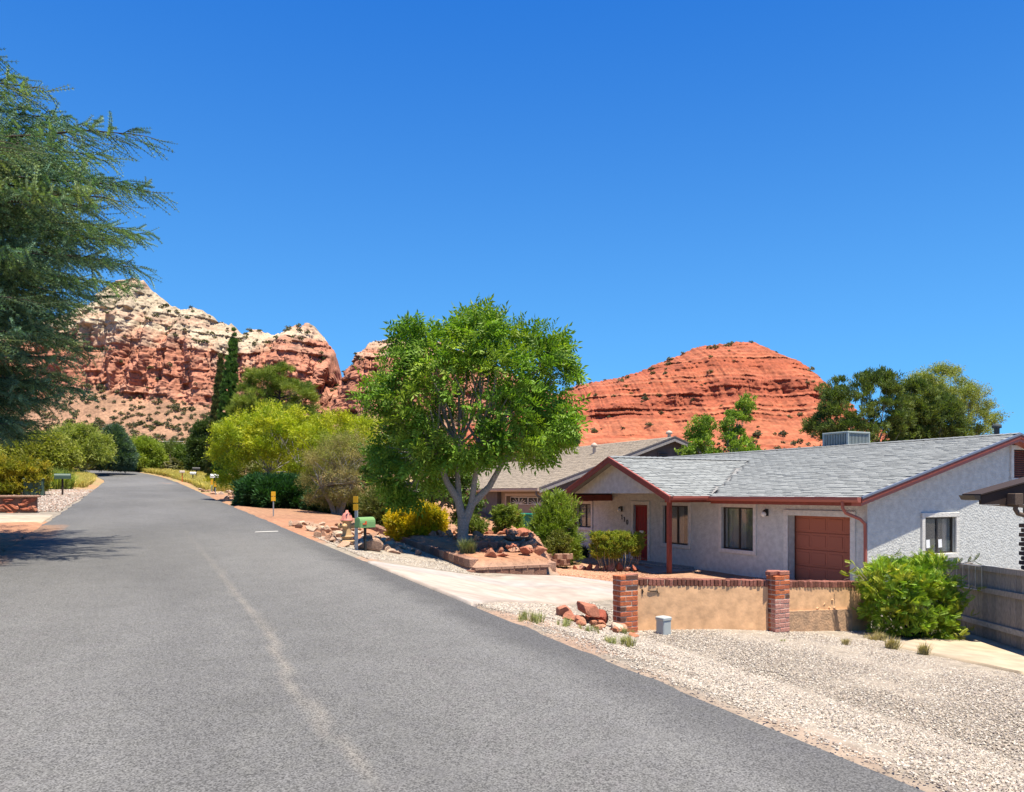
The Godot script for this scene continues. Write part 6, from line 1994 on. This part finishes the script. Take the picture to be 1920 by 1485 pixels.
func mailbox(label: String, x: float, s: float, post_h: float, box: Vector3, m: Material, postm: Material, turn: float, flag: Material, numbers := "", group := "") -> Node3D:
	var t := thing("mailbox", label, "mailbox", on(x, s), turn, group)
	var mb := MB.new()
	var hw := 0.024 if post_h < 0.6 else 0.045
	mb.cbox(Vector3(-hw, -0.25, -hw), Vector3(hw, post_h, hw), 0.006)
	part("post", mb, postm, t)
	mb = MB.new()
	var prof := []
	for k in 9: prof.append([cos(PI * k / 8.0), sin(PI * k / 8.0)])
	var pts := [Vector3(box.x / 2, post_h, -box.z / 2), Vector3(box.x / 2, post_h + box.y * 0.5, -box.z / 2)]
	for k in range(1, 8): pts.append(Vector3(cos(PI * k / 8.0) * box.x / 2, post_h + box.y * 0.5 + sin(PI * k / 8.0) * box.y * 0.5, -box.z / 2))
	pts.append(Vector3(-box.x / 2, post_h + box.y * 0.5, -box.z / 2)); pts.append(Vector3(-box.x / 2, post_h, -box.z / 2))
	mb.prism(pts, Vector3(0, 0, box.z))
	part("box", mb, m, t)
	if flag:
		mb = MB.new()
		mb.cbox(Vector3(box.x / 2 + 0.002, post_h + box.y * 0.3, box.z * 0.1), Vector3(box.x / 2 + 0.012, post_h + box.y * 0.42, box.z * 0.36), 0.003)
		mb.cbox(Vector3(box.x / 2 + 0.002, post_h + box.y * 0.42, box.z * 0.1), Vector3(box.x / 2 + 0.012, post_h + box.y * 0.62, box.z * 0.2), 0.003)
		part("flag", mb, flag, t)
	mb = MB.new()
	mb.cbox(Vector3(-box.x / 2 + 0.01, post_h + 0.02, box.z / 2), Vector3(box.x / 2 - 0.01, post_h + box.y * 0.85, box.z / 2 + 0.012), 0.005)
	part("door", mb, m, t)
	if numbers:
		var tm := TextMesh.new()
		var font := SystemFont.new()
		font.font_names = PackedStringArray(["Droid Sans"])
		tm.font = font
		tm.text = numbers
		tm.font_size = 24
		tm.pixel_size = 0.004
		tm.depth = 0.004
		part("number", tm, M.white, t, Transform3D(Basis.from_euler(Vector3(0, PI / 2, 0)), Vector3(box.x / 2 + 0.003, post_h + box.y * 0.42, -box.z * 0.1)))
	return t

func reflector(label: String, x: float, s: float, h: float) -> void:
	var t := thing("reflector_marker", label, "marker", on(x, s), -TURN, "yellow road markers")
	var mb := MB.new()
	mb.cbox(Vector3(-0.02, -0.3, -0.008), Vector3(0.02, h, 0.008), 0.003)
	part("stake", mb, M.galv, t)
	for k in 2:
		mb = MB.new()
		var a := h - 0.02 - k * 0.17
		mb.cbox(Vector3(-0.075, a - 0.075, 0.008), Vector3(0.075, a + 0.075, 0.016), 0.003)
		part("reflector", mb, M.yellow, t)

func make_street_things() -> void:
	mailbox("green mailbox with raised red flag on a thin post at the right road edge", 4.36, 15.9, 0.50, Vector3(0.17, 0.22, 0.44), M.green_box, M.black, -1.05, M.orange, "", "")
	var t: Node3D = get_node("mailbox")
	var mb := MB.new()
	mb.cbox(Vector3(-0.16, -0.25, 0.12), Vector3(-0.08, 0.95, 0.15), 0.004)
	part("stake", mb, M.galv, t)
	for k in 2:
		mb = MB.new()
		mb.cbox(Vector3(-0.19, 0.98 + k * 0.16 - 0.12, 0.152), Vector3(-0.05, 1.11 + k * 0.16 - 0.12, 0.16), 0.003)
		part("reflector", mb, M.yellow, t)
	mailbox("dark mailbox on a leaning post at the left road edge", -3.35, 47.0, 0.85, Vector3(0.3, 0.28, 0.75), M.dark_green, M.dark_wood, PI / 2, null)
	mailbox("white mailbox in front of the cypress trunks", 4.6, 52.0, 0.95, Vector3(0.24, 0.24, 0.5), M.white, M.dark_wood, -PI / 2, null)
	mailbox("silver grey mailbox among the dry grass, nearest of the far group", 5.0, 78.0, 0.9, Vector3(0.24, 0.24, 0.5), M.galv, M.dark_wood, -PI / 2, null)
	mailbox("pale mailbox on an orange post in the far group", 4.6, 88.0, 0.95, Vector3(0.24, 0.24, 0.5), M.tan_trim, M.orange, -PI / 2, null)
	mailbox("black mailbox farthest up the right side of the road", 6.3, 93.0, 1.2, Vector3(0.35, 0.3, 0.8), M.black, M.dark_wood, -PI / 2, null)
	mailbox("small black mailbox in the dry grass on the far left verge", -6.4, 72.0, 0.95, Vector3(0.32, 0.3, 0.8), M.black, M.dark_wood, PI / 2, null)
	reflector("yellow double reflector on a stake before the dark juniper", 4.25, 27.0, 0.78)
	reflector("yellow reflector stake below the white mailbox", 4.25, 47.5, 0.75)
	reflector("yellow reflector stake left of the white mailbox, slightly farther", 4.35, 51.0, 0.8)
	# fire hydrant
	t = thing("fire_hydrant", "cream fire hydrant with faded red bonnet among the roadside rocks", "hydrant", on(4.30, 17.2), 0.4)
	mb = MB.new()
	mb.lathe([[0.15, -0.05], [0.15, 0.06], [0.17, 0.07], [0.17, 0.10], [0.105, 0.11], [0.105, 0.16], [0.16, 0.17], [0.16, 0.205], [0.10, 0.21], [0.095, 0.50], [0.125, 0.51], [0.125, 0.54]], 20)
	part("barrel", mb, M.hydrant_body, t)
	mb = MB.new()
	mb.lathe([[0.145, 0.54], [0.145, 0.565], [0.12, 0.58], [0.11, 0.64], [0.075, 0.70], [0.035, 0.725], [0.03, 0.77], [0.0, 0.775]], 20)
	part("bonnet", mb, M.hydrant_top, t)
	for a in [0.0, PI / 2 + 0.5, PI + 0.6]:
		mb = MB.new()
		mb.lathe([[0.05, 0.08], [0.05, 0.14], [0.062, 0.145], [0.062, 0.19], [0.02, 0.195], [0.02, 0.22], [0.0, 0.221]], 12, Transform3D(Basis.from_euler(Vector3(0, a, 0)) * Basis.from_euler(Vector3(0, 0, -PI / 2)), Vector3(0, 0.42, 0)))
		part("hose_cap", mb, M.hydrant_body, t)
	# grey utility pedestal before the wall
	t = thing("utility_pedestal", "small grey utility pedestal standing against the tan wall", "utility box", on(6.72, 8.86), 0.12)
	mb = MB.new()
	mb.cbox(Vector3(-0.075, -0.1, -0.08), Vector3(0.075, 0.21, 0.08), 0.012)
	part("base", mb, M.utility, t)
	mb = MB.new()
	mb.cbox(Vector3(-0.083, 0.19, -0.088), Vector3(0.083, 0.245, 0.088), 0.018)
	part("lid", mb, M.utility, t)
	# bins before the tan garage
	for k in 2:
		t = thing("wheeled_bin", ["green wheeled bin, left of the pair before the tan garage", "green wheeled bin, right of the pair before the tan garage"][k], "bin", Vector3(17.0 + k * 0.12, gy(17.0, 33.0) , -33.5 + k * 0.85 + 0.1), -PI / 2 + 0.1, "green bins")
		mb = MB.new()
		mb.prism([Vector3(-0.26, 0.06, -0.28), Vector3(0.26, 0.06, -0.28), Vector3(0.32, 1.0, -0.36), Vector3(-0.32, 1.0, -0.36)], Vector3(0, 0, 0.68))
		part("body", mb, M.bin_green, t)
		mb = MB.new()
		mb.cbox(Vector3(-0.34, 1.0, -0.4), Vector3(0.34, 1.08, 0.4), 0.03)
		part("lid", mb, M.bin_green, t)
		for sd in [-1.0, 1.0]:
			mb = MB.new()
			mb.lathe([[0.0, -0.03], [0.12, -0.03], [0.12, 0.03], [0.0, 0.03]], 12, Transform3D(Basis.from_euler(Vector3(0, 0, PI / 2)), Vector3(sd * 0.29, 0.12, -0.27)))
			part("wheel", mb, M.black, t)
		mb = MB.new()
		mb.tube([Vector3(-0.22, 1.02, -0.46), Vector3(0.22, 1.02, -0.46)], [0.018, 0.018], 6)
		part("handle", mb, M.bin_green, t)
	# left: red stone wall, transformer box
	t = thing("stone_wall", "low red sandstone wall at the left edge of the street", "wall", Vector3.ZERO)
	mb = MB.new()
	mb.box(Vector3(-9.0, 0.7, -30.5), Vector3(-2.9, gy(-4, 30) + 0.50, -30.06))
	part("core", mb, M.block, t)
	mb = MB.new()
	mb.cbox(Vector3(-9.0, gy(-4, 30) + 0.50, -30.56), Vector3(-2.8, gy(-4, 30) + 0.57, -29.98), 0.015)
	part("cap", mb, M.block_cap, t)
	var r := RandomNumberGenerator.new()
	r.seed = 66
	for k in 90:
		var x := r.randf_range(-8.8, -2.98)
		var y := gy(x, 30) + r.randf_range(0.02, 0.47)
		var b := Basis.from_euler(Vector3(0, 0, r.randf_range(-0.6, 0.6))).scaled_local(Vector3(r.randf_range(0.12, 0.26), r.randf_range(0.05, 0.11), 0.055))
		part("stone", rocks[k % 8], tone_mat([Color(0.47, 0.15, 0.08), Color(0.40, 0.12, 0.07), Color(0.54, 0.22, 0.13)][k % 3]), t, Transform3D(b, Vector3(x, y, -30.04)))
	t = thing("transformer_box", "dark green transformer box at the end of the golden hedge", "utility box", on(-4.55, 46.3))
	mb = MB.new()
	mb.cbox(Vector3(-0.45, -0.1, -0.4), Vector3(0.45, 0.8, 0.4), 0.03)
	part("cabinet", mb, M.dark_green, t)
	mb = MB.new()
	mb.cbox(Vector3(-0.48, 0.8, -0.43), Vector3(0.48, 0.86, 0.43), 0.02)
	part("lid", mb, M.dark_green, t)
	# brick wall far up on the left, sign, wires
	t = thing("brick_wall", "red brick entrance wall far up the left side of the road", "wall", on(-17.5, 99.0), -TURN)
	var bk := MB.new()
	bk.cbox(Vector3(-0.47, -0.21, -0.05), Vector3(0.47, 0.21, 0.05), 0.02)
	var bm := bk.mesh()
	mb = MB.new()
	mb.box(Vector3(-2.4, -0.4, -0.3), Vector3(1.6, 1.28, -0.03))
	part("core", mb, M.mortar, t)
	for i in 3:
		for j in 4: part("block", bm, [M.brick_b, M.brick, M.brick_dark][(i * 2 + j) % 3], t, Transform3D(Basis(), Vector3(-1.9 + j * 0.99, 0.23 + i * 0.44, 0)))
	t = thing("road_sign", "small white sign on a post at the bend", "sign", on(-2.6, 112.0), -TURN)
	mb = MB.new()
	mb.cbox(Vector3(-0.04, -0.3, -0.04), Vector3(0.04, 1.9, 0.0), 0.005)
	part("post", mb, M.galv, t)
	mb = MB.new()
	mb.cbox(Vector3(-0.32, 1.2, 0.0), Vector3(0.32, 1.95, 0.02), 0.005)
	part("plate", mb, M.white, t)
	for k in 2:
		t = thing("power_line", ["upper overhead wire crossing below the cliffs", "lower overhead wire crossing below the cliffs"][k], "wire", Vector3.ZERO)
		mb = MB.new()
		var pts := []
		var rad := []
		for q in 21:
			var f := q / 20.0
			pts.append(cv(lerpf(-135, -20, f), 14.6 - k * 0.5 - 1.6 * sin(PI * f), 170))
			rad.append(0.035)
		mb.tube(pts, rad, 5)
		part("wire", mb, M.white, t)
	for k in 2:
		t = thing("utility_pole", ["wooden utility pole hidden behind the cedar", "wooden utility pole behind the shade tree"][k], "pole", Vector3.ZERO)
		var w := cv([-135.0, -20.0][k], 0, 170)
		mb = MB.new()
		mb.tube([Vector3(w.x, gy(w.x, -w.z) - 0.5, w.z), Vector3(w.x, 14.7, w.z)], [0.16, 0.11], 8)
		part("pole", mb, M.dark_bark, t)

func _ready() -> void:
	# ---- camera, sky, sun, exposure
	var cam := Camera3D.new()
	cam.name = "camera"
	add_child(cam)
	cam.position = Vector3(0, EYE, 0)
	cam.rotation.y = -TURN
	cam.projection = Camera3D.PROJECTION_FRUSTUM
	cam.near = 0.1
	cam.far = 4000
	cam.size = 0.1 * 1485.0 / 1450.0
	cam.frustum_offset = Vector2(0, 0.1 * (925.0 - 742.5) / 1450.0)
	cam.current = true
	var env := Environment.new()
	env.background_mode = Environment.BG_SKY
	var sky := Sky.new()
	var sm := ProceduralSkyMaterial.new()
	sm.sky_top_color = Color(0.03, 0.285, 0.59)
	sm.sky_horizon_color = Color(0.36, 0.62, 0.81)
	sm.sky_curve = 0.21
	sm.ground_bottom_color = Color(0.35, 0.28, 0.22)
	sm.ground_horizon_color = Color(0.55, 0.60, 0.66)
	sm.sun_angle_max = 1.0
	sm.sky_energy_multiplier = 1.0
	sky.sky_material = sm
	env.sky = sky
	env.tonemap_mode = Environment.TONE_MAPPER_LINEAR
	env.tonemap_exposure = 2.1
	env.sdfgi_enabled = true
	env.ssao_enabled = true
	env.ssil_enabled = true
	var we := WorldEnvironment.new()
	we.name = "world"
	we.environment = env
	add_child(we)
	var sun := DirectionalLight3D.new()
	sun.name = "sun"
	add_child(sun)
	sun.light_energy = 1.6
	sun.light_angular_distance = 0.5
	sun.light_color = Color(1.0, 0.958, 0.88)
	sun.shadow_enabled = true
	sun.look_at_from_position(Vector3(0.08, 0.965, 0.245) * 50.0, Vector3.ZERO, Vector3(0, 0, -1))
	noise.seed = 7
	noise.frequency = 0.01
	fine.seed = 19
	fine.frequency = 0.02
	fine.fractal_octaves = 3
	rng.seed = 1
	# ---- setting
	make_materials()
	make_rock_kit()
	make_shingle_kit()
	make_leaf_kit()
	make_ground()
	make_road()
	sheet("driveway", [Vector2(3.64, 13.1), Vector2(5.5, 13.5), Vector2(7.6, 14.15), Vector2(10.9, 15.9), Vector2(15.88, 16.1)], [Vector2(3.64, 8.55), Vector2(4.6, 9.75), Vector2(5.7, 10.75), Vector2(7.8, 11.6), Vector2(15.88, 12.9)], 60, 24, 0.035, 0.08, Color(0.43, 0.36, 0.31), M.concrete, 0.25)
	sheet("concrete_slab", [Vector2(9.95, 7.75), Vector2(11.6, 8.3), Vector2(12.9, 8.9)], [Vector2(9.95, 5.9), Vector2(10.4, 5.6), Vector2(11.0, 5.3)], 20, 12, 0.04, 0.08, Color(0.46, 0.36, 0.24), M.concrete, 0.12)
	sheet("left_driveway", [Vector2(-12, 28.6), Vector2(-2.3, 28.4)], [Vector2(-12, 25.0), Vector2(-2.3, 25.2)], 20, 8, 0.03, 0.08, Color(0.43, 0.36, 0.27), M.concrete, 0.12)
	make_cliffs()
	# ---- buildings and walls
	make_grey_house()
	make_tan_house()
	make_garden_wall()
	make_fence()
	# ---- plants
	make_cedar()
	make_trees()
	make_shrubs()
	# ---- small things
	make_stones()
	make_street_things()
